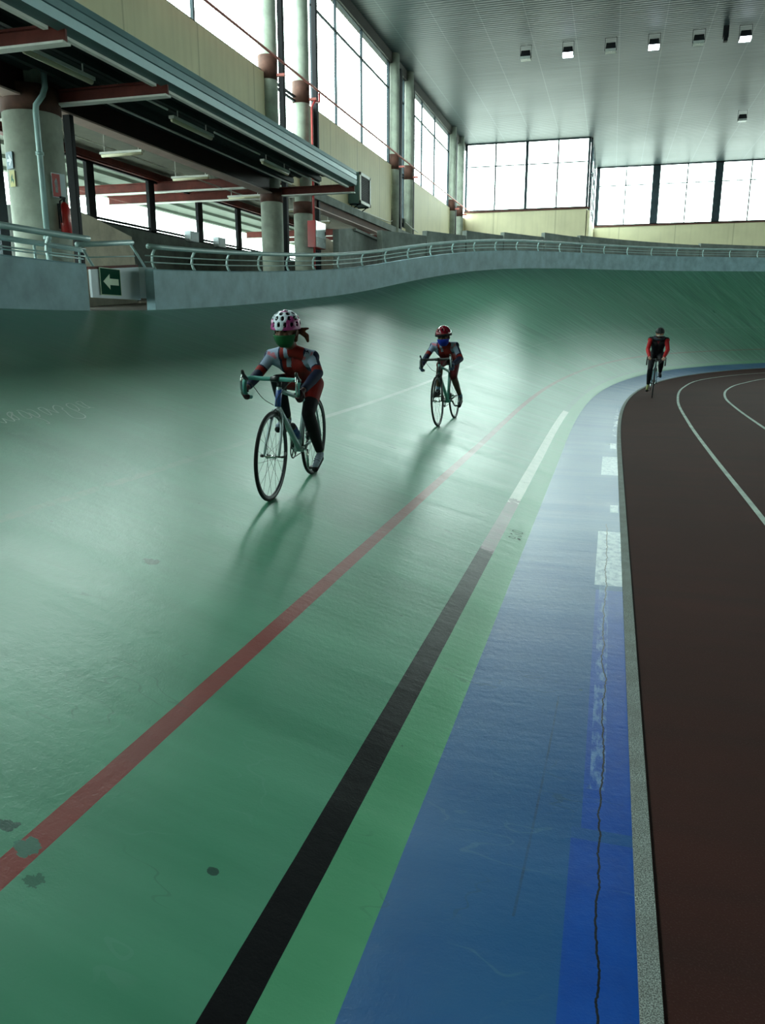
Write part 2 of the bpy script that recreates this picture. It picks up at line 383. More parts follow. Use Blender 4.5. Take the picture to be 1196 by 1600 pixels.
M_rail = paint('pale_teal_rail_paint', (0.34, 0.50, 0.50, 1), 0.35, var=0.1)
M_gutter = paint('teal_grey_gutter_sheet', (0.13, 0.25, 0.27, 1), 0.4, 0.2, var=0.12, scale=1.0)
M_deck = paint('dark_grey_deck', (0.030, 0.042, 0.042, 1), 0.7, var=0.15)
M_white = paint('white_board', (0.66, 0.74, 0.80, 1), 0.5, var=0.04)
M_walk = paint('walkway_concrete', (0.10, 0.085, 0.07, 1), 0.85, var=0.2, bump=0.2)
M_soffit = paint('grey_soffit', (0.24, 0.28, 0.24, 1), 0.8, var=0.08)
M_ground = paint('outdoor_paving', (0.33, 0.33, 0.31, 1), 0.9, var=0.1)
M_line = paint('grey_white_lane_paint', (0.33, 0.40, 0.36, 1), 0.65, var=0.2, scale=3)
M_tubeoff = paint('cream_lamp_diffuser', (0.62, 0.60, 0.42, 1), 0.35, var=0.04)
M_strip = paint('pale_grey_steel_flange', (0.72, 0.74, 0.70, 1), 0.5, var=0.06)
M_red = paint('red_enamel', (0.42, 0.015, 0.015, 1), 0.3, var=0.08)

# ------------------------------------------------------------------ floor, track, kerb
S0, S1 = -14.0, 2*S_APEX+14.0
sl = []
_s = S0
while _s < S1:
    sl.append(_s)
    _s += 0.25 if (-1 < _s < 14) else 0.4
sl.append(S1)
fb = MB(); vs_ = []; fs_ = []
h1 = [s for s in sl if s <= S_APEX] + [S_APEX]
for s in h1:
    x, y, p = base(s); vs_ += [(x, y, 0), (2*X_APEX-x, y, 0)]
for i in range(len(h1)-1): fs_.append((2*i, 2*i+1, 2*i+3, 2*i+2))
fb.add(vs_, fs_); struct(fb.build('floor', M_floor))
gb = MB(); gb.add([(-120,-90,-.3),(160,-90,-.3),(160,180,-.3),(-120,180,-.3)], [(0,1,2,3)]); struct(gb.build('outdoor_ground', M_ground))

dl = [-LB, -.55, -.42, -.28, -.14, -0.0001] + [0.0, .1, .2, .3] + [0.3+(WT-.3)*i/36 for i in range(1, 37)]
tb = MB(); tb.uv = []
for s in sl:
    for d in dl:
        tb.v.append(tuple(tr(s, d))); tb.uv.append((s, d))
nd = len(dl)
for i in range(len(sl)-1):
    for j in range(nd-1):
        tb.f.append((i*nd+j, (i+1)*nd+j, (i+1)*nd+j+1, i*nd+j+1)); tb.mi.append(0)
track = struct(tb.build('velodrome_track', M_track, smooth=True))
kb = MB()
for i, s in enumerate(sl):
    x, y, p = base(s); nx, ny = -cos(p), sin(p)
    for w, z in ((0.0, 0.0), (0.0, 0.012), (EB, 0.012), (EB, 0.0)): kb.v.append((x+nx*w, y+ny*w, z))
for i in range(len(sl)-1):
    for j in range(3): kb.f.append((i*4+j, (i+1)*4+j, (i+1)*4+j+1, i*4+j+1)); kb.mi.append(0)
struct(kb.build('trim_1', M_kerb))

def ribbon(paths, w, up=0.003, mat=None, name='painted_mark', parent=None):
    b = MB()
    for P in paths:
        Q = []
        for i in range(len(P)-1):           # smooth the stroke a little
            for t in (0, .5): Q.append((P[i][0]+(P[i+1][0]-P[i][0])*t, P[i][1]+(P[i+1][1]-P[i][1])*t))
        Q.append(P[-1]); R = [Q[0]]+[((Q[i-1][0]+2*Q[i][0]+Q[i+1][0])/4, (Q[i-1][1]+2*Q[i][1]+Q[i+1][1])/4) for i in range(1, len(Q)-1)]+[Q[-1]]
        vs = []
        for i, (a, c) in enumerate(R):
            j, k = max(i-1, 0), min(i+1, len(R)-1); dx, dy = R[k][0]-R[j][0], R[k][1]-R[j][1]; L = sqrt(dx*dx+dy*dy) or 1
            nx, ny = -dy/L*w/2, dx/L*w/2
            vs += [tr(a+nx, c+ny, up), tr(a-nx, c-ny, up)]
        b.add(vs, [(2*i, 2*i+1, 2*i+3, 2*i+2) for i in range(len(R)-1)])
    return b.build(name, mat, parent)
CHALK = [[(4.544,3.658),(4.547,3.62),(4.576,3.63),(4.63,3.733),(4.622,3.671),(4.637,3.626),(4.669,3.639),(4.707,3.731),(4.746,3.783),(4.813,3.813),(4.818,3.784),(4.696,3.708),(4.687,3.646),(4.724,3.64),(4.762,3.737),(4.802,3.798)],
[(4.88,3.809),(4.926,3.815),(4.898,3.701),(4.845,3.639),(4.788,3.639),(4.812,3.705),(4.876,3.791)],
[(4.987,3.808),(5.02,3.782),(4.958,3.665),(4.912,3.632),(4.884,3.643),(4.942,3.776),(4.88,3.639),(4.9,3.59),(4.867,3.508),(4.836,3.488),(4.833,3.509)],
[(5.098,3.798),(5.156,3.815),(5.145,3.767),(5.072,3.651),(5.043,3.633),(5.038,3.663),(5.074,3.763),(5.098,3.798)],
[(5.145,3.767),(5.146,3.681),(5.151,3.636),(5.188,3.723),(5.266,3.799),(5.337,3.82),(5.302,3.713),(5.28,3.735),(5.253,3.666),(5.199,3.604),(5.153,3.521),(5.192,3.492),(5.24,3.48),(5.309,3.52),(5.335,3.599),(5.36,3.708),(5.405,3.782),(5.456,3.811),(5.508,3.809),(5.429,3.669),(5.365,3.626),(5.37,3.675)],
[(5.584,3.815),(5.653,3.825),(5.599,3.764),(5.556,3.671),(5.59,3.644)],[(5.56,3.808),(5.518,3.714),(5.5,3.651),(5.566,3.668)]]
MARK = [[(6.042,0.131),(6.071,0.119),(6.068,0.088),(6.067,0.056),(6.046,0.049),(6.018,0.054),(6.012,0.082),(6.015,0.113),(6.013,0.128),(6.042,0.131)],
[(5.949,0.105),(5.961,0.089),(5.971,0.068),(5.962,0.049)],[(5.917,0.075),(5.927,0.063),(5.945,0.046)],
[(5.833,0.137),(5.861,0.128),(5.873,0.112),(5.866,0.092),(5.855,0.085),(5.823,0.098),(5.819,0.116),(5.825,0.134),(5.833,0.137)]]
ribbon(CHALK, 0.010, 0.003, paint('pale_chalk', (0.55, 0.66, 0.60, 1), 0.7), 'chalk_scribble', track)
ribbon(MARK, 0.006, 0.003, paint('black_stencil_paint', (0.008, 0.02, 0.018, 1), 0.5), 'painted_distance_number', track)
ribbon([[(5.868,0.068),(5.84,0.047)],[(5.933,0.134),(5.94,0.122)]], 0.022, 0.003, bpy.data.materials['black_stencil_paint'], 'painted_distance_dot', track)

# lane lines on the brown floor
def catmull(P, n=8):
    out = []
    for i in range(len(P)-1):
        p0 = P[max(i-1,0)]; p1 = P[i]; p2 = P[i+1]; p3 = P[min(i+2,len(P)-1)]
        for k in range(n):
            t = k/n
            out.append(tuple(0.5*((2*p1[c])+(-p0[c]+p2[c])*t+(2*p0[c]-5*p1[c]+4*p2[c]-p3[c])*t*t+(-p0[c]+3*p1[c]-3*p2[c]+p3[c])*t**3) for c in range(len(p1))))
    out.append(P[-1]); return out
def lane(P, label):
    Q = catmull(P); b = MB(); vs = []
    for i, (x, y) in enumerate(Q):
        j, k = max(i-1,0), min(i+1,len(Q)-1); dx, dy = Q[k][0]-Q[j][0], Q[k][1]-Q[j][1]; L = sqrt(dx*dx+dy*dy)
        nx, ny = -dy/L*0.025, dx/L*0.025; vs += [(x+nx, y+ny, 0.003), (x-nx, y-ny, 0.003)]
    b.add(vs, [(2*i+1, 2*i, 2*i+2, 2*i+3) for i in range(len(Q)-1)])
    o = b.build('lane_line', M_line); struct(o); return o
lane([(1.34,-12),(1.34,0),(1.34,7),(1.33,10.8),(1.36,14.4),(1.50,18.6),(1.95,22.8),(2.95,26.8),(5.35,30.9),(9.5,34.6),(14.5,36.6),(20,37.2)], '')
lane([(2.50,-12),(2.50,0),(2.48,9),(2.47,14),(2.50,17.2),(2.62,19.8),(3.0,22.4),(3.75,25.0),(5.3,28.2),(9.0,32.0),(14.5,34.8),(20,35.5)], '')

# ------------------------------------------------------------------ room shell
XL, XR, YB, YF1, YF2, ZC, XS = -9.5, 49.5, -26.0, 52.4, 62.2, 12.65, -1.75
b = MB(); b.box(-9.9, XR+.3, YB-.3, YF1+.24, ZC, ZC+.25); b.box(XS-.2, XR+.3, YF1+.24, YF2+.5, ZC, ZC+.25); struct(b.build('ceiling', M_ceil))
b = MB(); b.box(XR, XR+.3, YB, YF2, -.3, 8.3); b.box(XR, XR+.3, YB, YB+48, 8.3, 12.3); b.box(XR, XR+.3, YB, YF2, 12.3, ZC); struct(b.build('wall_right', M_beige))
b = MB(); b.box(-14.3, XR, YB-.3, YB, -.3, ZC); struct(b.build('wall_back', M_beigeX))
SILL = 8.3
pairs = [-16.5, -3.6, 9.3, 22.2, 35.1, 48.0]
# left wall: cream panels under the windows
b = MB(); y0 = YB
for P in pairs:
    zb = 5.75 if y0 < 38 else -0.3
    b.box(XL-.22, XL, y0, P-.3, zb, SILL)
    b.box(XL-.22, XL, P+.3, P+2.25, zb, 6.0)
    y0 = P+2.85
b.box(XL-.22, XL, 38.2, 47.7, -.3, 5.9)
b.box(XL-.22, XL, y0, YF1, -.3, SILL); struct(b.build('wall_left', M_beige))
b = MB(); b.box(XL-.3, XL+.02, YB, YF1, 12.25, ZC); struct(b.build('trim_2', paint('dark_brown_head_beam', (0.035, 0.032, 0.028, 1), 0.6)))
# far walls
b = MB(); b.box(XL, XS-.15, YF1, YF1+.22, -.3, 8.65); struct(b.build('wall_far', M_beigeX))
b = MB(); b.box(XS-.2, XS, YF1, YF2, -.3, 8.5); struct(b.build('wall_return', M_beige))
b = MB(); b.box(XS, XR, YF2, YF2+.22, -.3, 8.65); struct(b.build('wall_end', M_beigeX))
b = MB(); b.box(XL, XS, YF1-.06, YF1+.02, 8.58, 8.68); b.box(XS, XR, YF2-.06, YF2+.02, 8.58, 8.68); struct(b.build('trim_3', M_rustband))

WN = [0]
def window(axis, c, a0, a1, z0, z1, mull, transoms, thick=(0.09, 0.05), fmat=None):
    """axis 'Y': window in a plane X=c running along Y; axis 'X': plane Y=c running along X"""
    WN[0] += 1
    def bx(m, a, b_, lo, hi, d0, d1):
        if axis == 'Y': m.box(c+d0, c+d1, a, b_, lo, hi)
        else: m.box(a, b_, c+d0, c+d1, lo, hi)
    w = bpy.data.objects.new('window_%d' % WN[0], None); COL.objects.link(w); struct(w)
    w.location = (c, (a0+a1)/2, z0) if axis == 'Y' else ((a0+a1)/2, c, z0)
    L = Vector(w.location)
    def fin(m, name, mat):
        m.v = [tuple(Vector(p)-L) for p in m.v]; return m.build(name, mat, w)
    t = thick[0]/2; fm = fmat or M_frame
    m = MB(); bx(m, a0, a0+t*2, z0, z1, -.05, .05); bx(m, a1-t*2, a1, z0, z1, -.05, .05); bx(m, a0, a1, z0, z0+.07, -.05, .05); bx(m, a0, a1, z1-.07, z1, -.05, .05)
    fin(m, 'window_frame', fm)
    for q in mull:
        m = MB(); bx(m, q-thick[1]/2, q+thick[1]/2, z0, z1, -.04, .04); fin(m, 'mullion', fm)
    for q in transoms:
        m = MB(); bx(m, a0, a1, q-.03, q+.03, -.03, .03); fin(m, 'transom', fm)
    xs = [a0]+list(mull)+[a1]
    m = MB()
    for i in range(len(xs)-1): bx(m, xs[i]+.01, xs[i+1]-.01, z0+.02, z1-.02, -.006, .006)
    fin(m, 'glass_pane', M_glass)
    return w
GX = XL-.12
for P in pairs[:-1]:
    window('Y', GX, P+3.50, P+12.6, SILL, 12.3, (P+5.81, P+8.76), (11.3,), (0.13, 0.075))
window('Y', GX, YB, pairs[0]-.3, SILL, 12.3, (-24, -21, -18.5), (11.3,), (0.13, 0.075))
for P in pairs:
    window('Y', GX, P+.32, P+2.22, 6.0, 12.3, (), (11.3, 8.2, 8.32), (0.10, 0.05))
window('X', YF1+.12, XL, XS-.15, 8.68, ZC, (-7.6, -5.72, -5.64, -3.8), (11.3,), (0.14, 0.09))
xe = XS; k = 0
while xe < XR-.5:
    x1 = min(xe+4.1, XR); window('X', YF2+.12, xe, x1, 8.68, ZC, ((xe+x1)/2,), (11.37,), (0.26, 0.08)); xe = x1
window('Y', XS-.1, YF1+.3, YF2, 8.5, ZC, (55.5, 58.8), (11.3,), (0.12, 0.07))
for k_ in range(6, 11): window('Y', XR+.12, YB+8*k_, min(YB+8*k_+8, YF2), SILL, 12.3, (YB+8*k_+2.7, YB+8*k_+5.3), (11.3,), (0.30, 0.055))  # unseen right-wall windows, far bays only, added to light barrier and gate
# concourse windows
FX = -14.0
window('Y', FX, 8.0, 16.6, 1.9, 6.0, (10.9, 13.8), (4.45,), (0.30, 0.16))
for i in range(6):
    y0 = 16.9+3.05*i
    window('Y', FX, y0, y0+3.05, 4.42, 6.0, (), (4.55,), (0.16, 0.05), M_black)
window('Y', FX, YB, 8.0, 1.9, 6.0, (-20,-15,-10,-5, 0, 4), (4.45,), (0.30, 0.16))
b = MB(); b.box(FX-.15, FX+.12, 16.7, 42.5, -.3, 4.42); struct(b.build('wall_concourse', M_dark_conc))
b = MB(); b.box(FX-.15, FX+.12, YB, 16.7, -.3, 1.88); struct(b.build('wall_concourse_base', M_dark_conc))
b = MB(); b.box(FX-.1, FX+.16, YB, 42.5, 5.98, 6.2); b.box(FX+.1, FX+.2, YB, 42.5, 6.03, 6.09); struct(b.build('trim_4', M_rust))
b = MB(); b.box(FX-.2, XL-.1, YB, 42.5, 6.25, 6.45); struct(b.build('concourse_ceiling', paint('concourse_ceiling_plaster', (0.15, 0.15, 0.12, 1), .85, var=.1)))
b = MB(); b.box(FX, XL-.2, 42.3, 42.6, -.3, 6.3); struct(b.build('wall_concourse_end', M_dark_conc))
b = MB(); b.box(-18.2, FX-.25, YB, 52, 6.2, 6.5)
for q in (-15.2, -16.4, -17.6): b.box(q-.02, q+.02, YB, 52, 6.1, 6.2)
struct(b.build('outdoor_overhang', M_soffit))
# walkway behind the barrier
wl = [s for s in sl if s <= 2*S_APEX-2]
vs_ = []; fs_ = []
for s in wl:
    for o in (0.0, 0.16, 2.6, 7.0):
        p = tr(s, WT, -0.004, o)
        p.x = max(min(p.x, 53.9), FX+.13)
        p.y = min(p.y, YF1-.02 if p.x < XS else YF2-.02)
        vs_.append(p)
for i in range(len(wl)-1):
    for j in range(3): fs_.append((i*4+j, (i+1)*4+j, (i+1)*4+j+1, i*4+j+1))
b = MB(); b.add(vs_, fs_); struct(b.build('walkway', M_walk, smooth=True))
# ------------------------------------------------------------------ barrier and railings
def barrier(s0, s1, label, close0=True):
    b = MB(); ss = [s0]; 
    while ss[-1] < s1-.4: ss.append(ss[-1]+.4)
    ss.append(s1)
    for i, s in enumerate(ss):
        o = [(0, -.12), (0, .63), (.02, .65), (.14, .65), (.16, .63), (.16, -.12)]
        for a, z in o: b.v.append(tuple(tr(s, WT, z, a)))
    for i in range(len(ss)-1):
        for j in range(6): b.f.append((i*6+j, (i+1)*6+j, (i+1)*6+(j+1)%6, i*6+(j+1)%6)); b.mi.append(0)
    b.f.append(tuple(range(5,-1,-1))); b.mi.append(0)
    n = (len(ss)-1)*6; b.f.append(tuple(n+j for j in range(6))); b.mi.append(0)
    return tag(b.build('track_barrier', M_barrier), label, 'barrier')
barrier(-14, 10.15, 'short length of pale blue-grey concrete barrier left of the gate sign')
barrier(11.85, 2*S_APEX-4, 'long pale blue-grey concrete barrier curving round the top of the banking')

def railing(s0, s1, label, step=1.22, first=0.12):
    o0 = tr(s0, WT, .65, .08); L = tuple(o0)
    T = thing('railing', label, 'railing', L)
    ss = [s0]
    while ss[-1] < s1-.35: ss.append(ss[-1]+.35)
    ss.append(s1)
    MB().tube(rel([tr(s, WT, 1.0, .04) for s in ss], L), .042, 10).build('handrail', M_rail, T, smooth=True)
    for z, o in ((.86, .10), (.76, .115)):
        MB().tube(rel([tr(s, WT, z, o) for s in ss], L), .011, 6).build('rail', M_rail, T, smooth=True)
    s = s0+first
    while s < s1-.05:
        p = []
        for z, o in ((.645, .07), (.70, .105), (.78, .125), (.87, .115), (.94, .08), (.985, .04)): p.append(tr(s, WT, z, o))
        MB().tube(rel(p, L), .026, 8, flat=.45).build('post', M_rail, T, smooth=True)
        s += step
    return T
railing(-14, 10.3, 'pale teal tubular railing left of the gate, in front of the big column', first=.3)
railing(11.8, 2*S_APEX-5, 'long pale teal tubular railing running along the curved barrier', first=.22)
# inner railing behind the first one
L = (-8.35, 9.0, 1.9)
T = thing('inner_railing', 'second shorter railing just behind the left railing, in front of the column', 'railing', L)
MB().tube(rel([(-8.35, 9.25, 2.82), (-8.3, 11.5, 2.80)], L), .04, 10).build('handrail', M_rail, T, True)
for z in (2.66, 2.54): MB().tube(rel([(-8.35, 9.25, z), (-8.3, 11.5, z)], L), .011, 6).build('rail', M_rail, T, True)
for y in (9.3, 10.4, 11.45): MB().tube(rel([(-8.33, y, 1.86), (-8.33, y, 2.5), (-8.33, y, 2.8)], L), .02, 8).build('post', M_rail, T, True)

# gate in the barrier with exit sign
L = (-7.7, 11.4, 1.85)
T = thing('barrier_gate', 'white gate panel with a green arrow sign between two barrier ends', 'gate', L)
A = Vector((-7.66, 10.74, 0)); B = Vector((-7.66, 12.05, 0)); C_ = Vector((-7.44, 12.2, 0))
def panel(P, Q, z0, z1, th=.04, dz=0.0):
    d = (Q-P).normalized(); nn = Vector((d.y, -d.x, 0))*th/2
    v = []
    for p, e in ((P, 0), (Q, dz)):
        for s_ in (1, -1):
            for z in (z0, z1+e): v.append((p+nn*s_+Vector((0,0,z))))
    return v, [(0,1,5,4), (2,6,7,3), (0,2,3,1), (4,5,7,6), (1,3,7,5), (0,4,6,2)]
b = MB(); v, f = panel(A, B, 2.03, 2.44, dz=.12); b.add(rel(v, L), f); b.build('gate_panel', M_white, T)
b = MB(); v, f = panel(B, C_, 2.06, 2.56); b.add(rel(v, L), f); b.build('side_panel', M_white, T)
b = MB(); v, f = panel(A+Vector((-.02,0,0)), B+Vector((-.02,.0,0)), 2.44, 2.48, .06, .12); b.add(rel(v, L), f); b.build('top_trim', M_rust, T)
b = MB(); b.tube(rel([(-7.78, 10.65, 2.79), (-7.78, 12.12, 2.96)], L), .04, 10); b.build('handrail', M_rail, T, True)
b = MB(); b.tube(rel([(-7.74, 10.82, 2.62), (-7.74, 12.1, 2.74)], L), .010, 6); b.build('rail', M_rail, T, True)
for p in ([(-7.78, 10.75, 2.79), (-7.76, 10.86, 2.62), (-7.69, 10.92, 2.46)], [(-7.78, 12.04, 2.95), (-7.70, 12.14, 2.75), (-7.62, 12.22, 2.55)]):
    MB().tube(rel(p, L), .022, 8).build('post', M_rail, T, True)
M_sgreen = paint('dark_green_sign', (0.003, 0.055, 0.032, 1), 0.8, var=0.05, spec=.1)
M_spale = paint('pale_green_arrow', (0.45, 0.62, 0.42, 1), 0.4, var=0.05)
# sign: green board with an arrow pointing left (towards -Y)
sx = -7.63
def py_(t): return 10.95+t*.50
b = MB(); b.box(sx, sx+.012, 10.93, 11.47, 2.075, 2.485); sg = b.build('arrow_sign', M_spale, T); sg.location = (-L[0], -L[1], -L[2])
b = MB(); b.box(sx+.012, sx+.016, 10.945, 11.455, 2.085, 2.475); o = b.build('sign_face', M_sgreen, sg)
def arrow(x, yc, zc, w, h, flip=1):
    P = [(-.5, 0), (-.08, .36), (-.08, .15), (.5, .15), (.5, -.15), (-.08, -.15), (-.08, -.36)]
    pts = [(x, yc+flip*a*w, zc+c*h) for a, c in P]; back = [(x-.003, p[1], p[2]) for p in pts]; n = len(pts)
    return pts+back, [tuple(range(n)), tuple(range(2*n-1, n-1, -1))]+[(i, (i+1)%n, n+(i+1)%n, n+i) for i in range(n)]
b = MB(); v, f = arrow(sx+.020, 11.20, 2.28, .40, .32); b.add(v, f); b.build('arrow', M_spale, sg)

# low wall behind the walkway: stepped parapets
PAN = [(25.4,27.55,4.85,4.92),(27.6,29.55,5.10,5.15),(29.6,31.45,5.35,5.36),(31.5,33.45,5.5,5.5),(33.5,35.15,5.7,5.65),(35.2,40.45,5.74,5.65),(40.5,46.5,5.74,5.66),(46.6,52.6,5.74,5.66)]
PLAB = ['lowest stepped grey parapet, at the left end of the row', 'second grey parapet from the left, below the third window bay', 'grey parapet block below the far left corner of the hall',
        'grey parapet below the left pane of the far window', 'grey parapet below the middle of the far window', 'long grey parapet below the step in the far wall', 'long grey parapet at the right, below the end wall windows', 'grey parapet beyond the right end of the row']
for (a, c, z0, z1), lb in zip(PAN, PLAB):
    b = MB(); n = 6
    for i in range(n+1):
        s = a+(c-a)*i/n; z = z0+(z1-z0)*i/n
        p = tr(s, WT, 0, 2.8); q = tr(s, WT, 0, 3.0)
        b.v += [(p.x,p.y,p.z-.1), (p.x,p.y,z), (q.x,q.y,z), (q.x,q.y,p.z-.1)]
    for i in range(n):
        for j in range(3): b.f.append((i*4+j, (i+1)*4+j, (i+1)*4+j+1, i*4+j+1)); b.mi.append(0)
    b.f += [(3,2,1,0), (n*4, n*4+1, n*4+2, n*4+3)]; b.mi += [0,0]
    tag(b.build('parapet_wall', M_conc), lb, 'low wall', 'stepped concrete parapets round the bend')
# seating step in front of the parapets
b = MB(); ss = [25+.8*i for i in range(38)]
for s in ss:
    for o, z in ((1.7, 0), (1.7, .42), (2.78, .42), (2.78, 0)): b.v.append(tuple(tr(s, WT, z-.02, o)))
for i in range(len(ss)-1):
    for j in range(3): b.f.append((i*4+j, (i+1)*4+j, (i+1)*4+j+1, i*4+j+1)); b.mi.append(0)
b.f += [(3,2,1,0), tuple((len(ss)-1)*4+j for j in range(4))]; b.mi += [0,0]
tag(b.build('concrete_step', M_conc), 'long grey concrete step seen through the rails of the curved railing', 'step')
def prism_x(x0, x1, yz):
    n = len(yz); return [(x0, y, z) for y, z in yz]+[(x1, y, z) for y, z in yz], [tuple(range(n)), tuple(range(2*n-1, n-1, -1))]+[(i, n+i, n+(i+1)%n, (i+1)%n) for i in range(n)]
b = MB(); v, f = prism_x(-8.75, -8.55, [(25.0,2.5),(25.0,4.60),(26.5,4.80),(32.5,4.70),(32.5,2.8)]); b.add(v, f)
v, f = prism_x(-8.52, -8.45, [(26.5,4.72),(26.5,4.80),(32.5,4.70),(32.5,4.62)]); b.add(v, f)
tag(b.build('stand_wall', M_conc), 'grey concrete stand wall with sloping top edge right of the red hose cabinet', 'wall')
b = MB(); v, f = prism_x(-11.1, -10.9, [(14.3,1.8),(14.3,4.0),(15.1,3.95),(15.6,3.88),(16.98,3.63),(17.05,3.05),(17.05,1.8)]); b.add(v, f)
tag(b.build('stair_wall', paint('warm_beige_plaster', (0.50, 0.45, 0.36, 1), 0.8, var=.12)), 'beige sloped stair wall behind the gate, right of the fire extinguisher', 'wall')
b = MB(); v, f = prism_x(-10.8, -10.6, [(28.6,2.2),(28.6,4.85),(29.7,4.85),(32.0,4.60),(32.0,2.2)]); b.add(v, f)
tag(b.build('stair_wall', bpy.data.materials['warm_beige_plaster']), 'beige sloped stair wall beneath the red hose cabinet', 'wall')

# ------------------------------------------------------------------ columns
def column(P, r, label, zj=None, lower_rust=(5.02, 5.35), post=True, y=None, upper_r=None):
    y = P if y is None else y; x = -9.5; L = (x, y, 1.0)
    T = thing('concrete_column', label, 'column', L)
    ur = upper_r or .26
    b = MB(); b.tube([(0,0,-1.2),(0,0,4.0)], r, 28); b.tube([(0,0,4.0),(0,0,ZC-1.0)], ur, 28); b.build('shaft', M_colm, T, True)
    b = MB(); b.tube([(0,0,lower_rust[0]-1),(0,0,lower_rust[1]-1)], r+.012, 28); b.build('painted_collar', M_rustband, T, True)
    b = MB(); b.tube([(0,0,7.15),(0,0,7.75)], ur+.008, 28); b.build('painted_band', M_rustband, T, True)
    b = MB(); b.box(.20, .50, -.04, .04, 7.23, 7.30); b.build('pipe_bracket', M_pinkpipe, T)
    return T
NM = {9.3: 'round concrete column nearest the left edge, mostly hidden by the canopy', 11.85: 'thick round concrete column at the far left with a blue arrow sign',
      22.2: 'round concrete column under the canopy end, left one of the middle pair', 24.75: 'round concrete right column of the middle pair with the red vertical pipe',
      35.1: 'round concrete left column of the third pair, right of the air conditioner', 37.6: 'round concrete right column of the third pair beside a narrow window',
      48.0: 'round concrete left column of the farthest pair near the hall corner', 50.5: 'last round column in the far left corner of the hall'}
for P in pairs:
    for q in (P, round(P+2.55, 2)):
        if q == 11.85: column(q, .46, NM[q], y=12.1, lower_rust=(5.03, 5.4))
        elif q < 9: column(q, .34, 'round concrete column of the left wall behind the viewpoint')
        elif q == 22.2: column(q, .31, NM[q], y=21.95)
        elif q == 24.75: column(q, .30, NM[q], y=24.4)
        else: column(q, .27, NM.get(q))
# dark steel posts beside the columns
def spost(y, z0, z1, label, w=.14, x=-9.42):
    b = MB(); b.box(x-.07, x+.07, y-w/2, y+w/2, z0, z1); b.box(x+.07, x+.075, y-w/2+.02, y+w/2-.02, z0, z1)
    tag(b.build('steel_post', M_black), label, 'post', 'dark steel posts of the left wall')
spost(12.95, 1.85, 5.2, 'black steel post right of the thick column, behind the fire extinguisher', .11)
spost(25.45, 1.9, 12.3, 'tall black steel post right of the red pipe column', .16)
spost(22.75, 1.9, 12.3, 'dark steel post between the middle pair of columns', .16)
spost(35.95, 2, 12.3, 'dark steel post right of the third pair left column', .28)
spost(38.3, 2, 12.3, 'dark steel post left of the third window bay', .18)
spost(48.85, 2, 12.3, 'dark steel post between the farthest pair of columns', .28)
spost(51.2, 2, 12.3, 'dark steel post in the far left corner', .14)
spost(9.9, 1.85, 12.3, 'dark steel post left of the thick column', .16)

# ------------------------------------------------------------------ beams, canopy
def ibeam_x(x0, x1, y, z0, h, w, name, label, fl=M_strip):
    L = ((x0+x1)/2, y, z0); T = thing(name, label, 'beam', L)
    hx = (x1-x0)/2
    b = MB(); b.box(-hx, hx, -w*.12, w*.12, .02, h-.02); b.box(-hx, hx, -w/2, w/2, h-.03, h); b.build('web', M_rust, T)
    b = MB(); b.box(-hx, hx, -w/2, w/2, 0, .03); b.build('bottom_flange', fl, T)
    return T
def ibeam_y(y0, y1, x, z0, h, w, name, label, fl=M_strip, web=M_rust):
    L = (x, (y0+y1)/2, z0); T = thing(name, label, 'beam', L); hy = (y1-y0)/2
    b = MB(); b.box(-w*.3, w*.3, -hy, hy, .02, h-.02); b.box(-w/2, w/2, -hy, hy, h-.03, h); b.build('web', web, T)
    b = MB(); b.box(-w/2, w/2, -hy, hy, 0, .03); b.build('bottom_flange', fl, T)
    return T
M_pinkfl = paint('pale_pink_flange', (0.55, 0.40, 0.36, 1), 0.6, var=.08)
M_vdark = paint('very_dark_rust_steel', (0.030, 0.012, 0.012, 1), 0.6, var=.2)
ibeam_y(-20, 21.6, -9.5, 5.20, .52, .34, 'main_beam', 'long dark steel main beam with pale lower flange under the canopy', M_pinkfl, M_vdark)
ibeam_y(24.7, 39.2, -9.5, 5.28, .42, .34, 'main_beam', 'concrete and rust-red beam under the cream wall right of the hose cabinet', M_pinkfl, M_rustband)
b = MB(); b.box(-9.62, -9.30, 24.7, 39.2, 5.55, 5.80); tag(b.build('edge_beam', M_conc), 'mottled grey concrete edge beam under the cream wall', 'beam')
for y, lb in ((-3.2, 'cantilever beam behind the viewpoint'), (-.6, 'second cantilever beam behind the viewpoint'), (9.8, 'rust-red cantilever beam at the top left corner of the picture'), (12.3, 'rust-red cantilever beam springing from the thick column'), (22.0, 'dark rust-red cantilever beam under the canopy end')):
    ibeam_x(-9.45, -7.05, y, 5.17, .23, .16, 'cantilever_beam', lb)
for y, lb in ((10.6, 'rust-red cross beam above the concourse left of the thick column'), (23.4, 'rust-red cross beam passing through the concourse window, nearer one'), (25.4, 'rust-red cross beam passing through the concourse window, farther one'), (36.4, 'far rust-red cross beam deep in the concourse'), (38.4, 'farthest rust-red cross beam deep in the concourse')):
    ibeam_x(-17.1, -9.7, y, 5.68, .30, .18, 'cross_beam', lb)
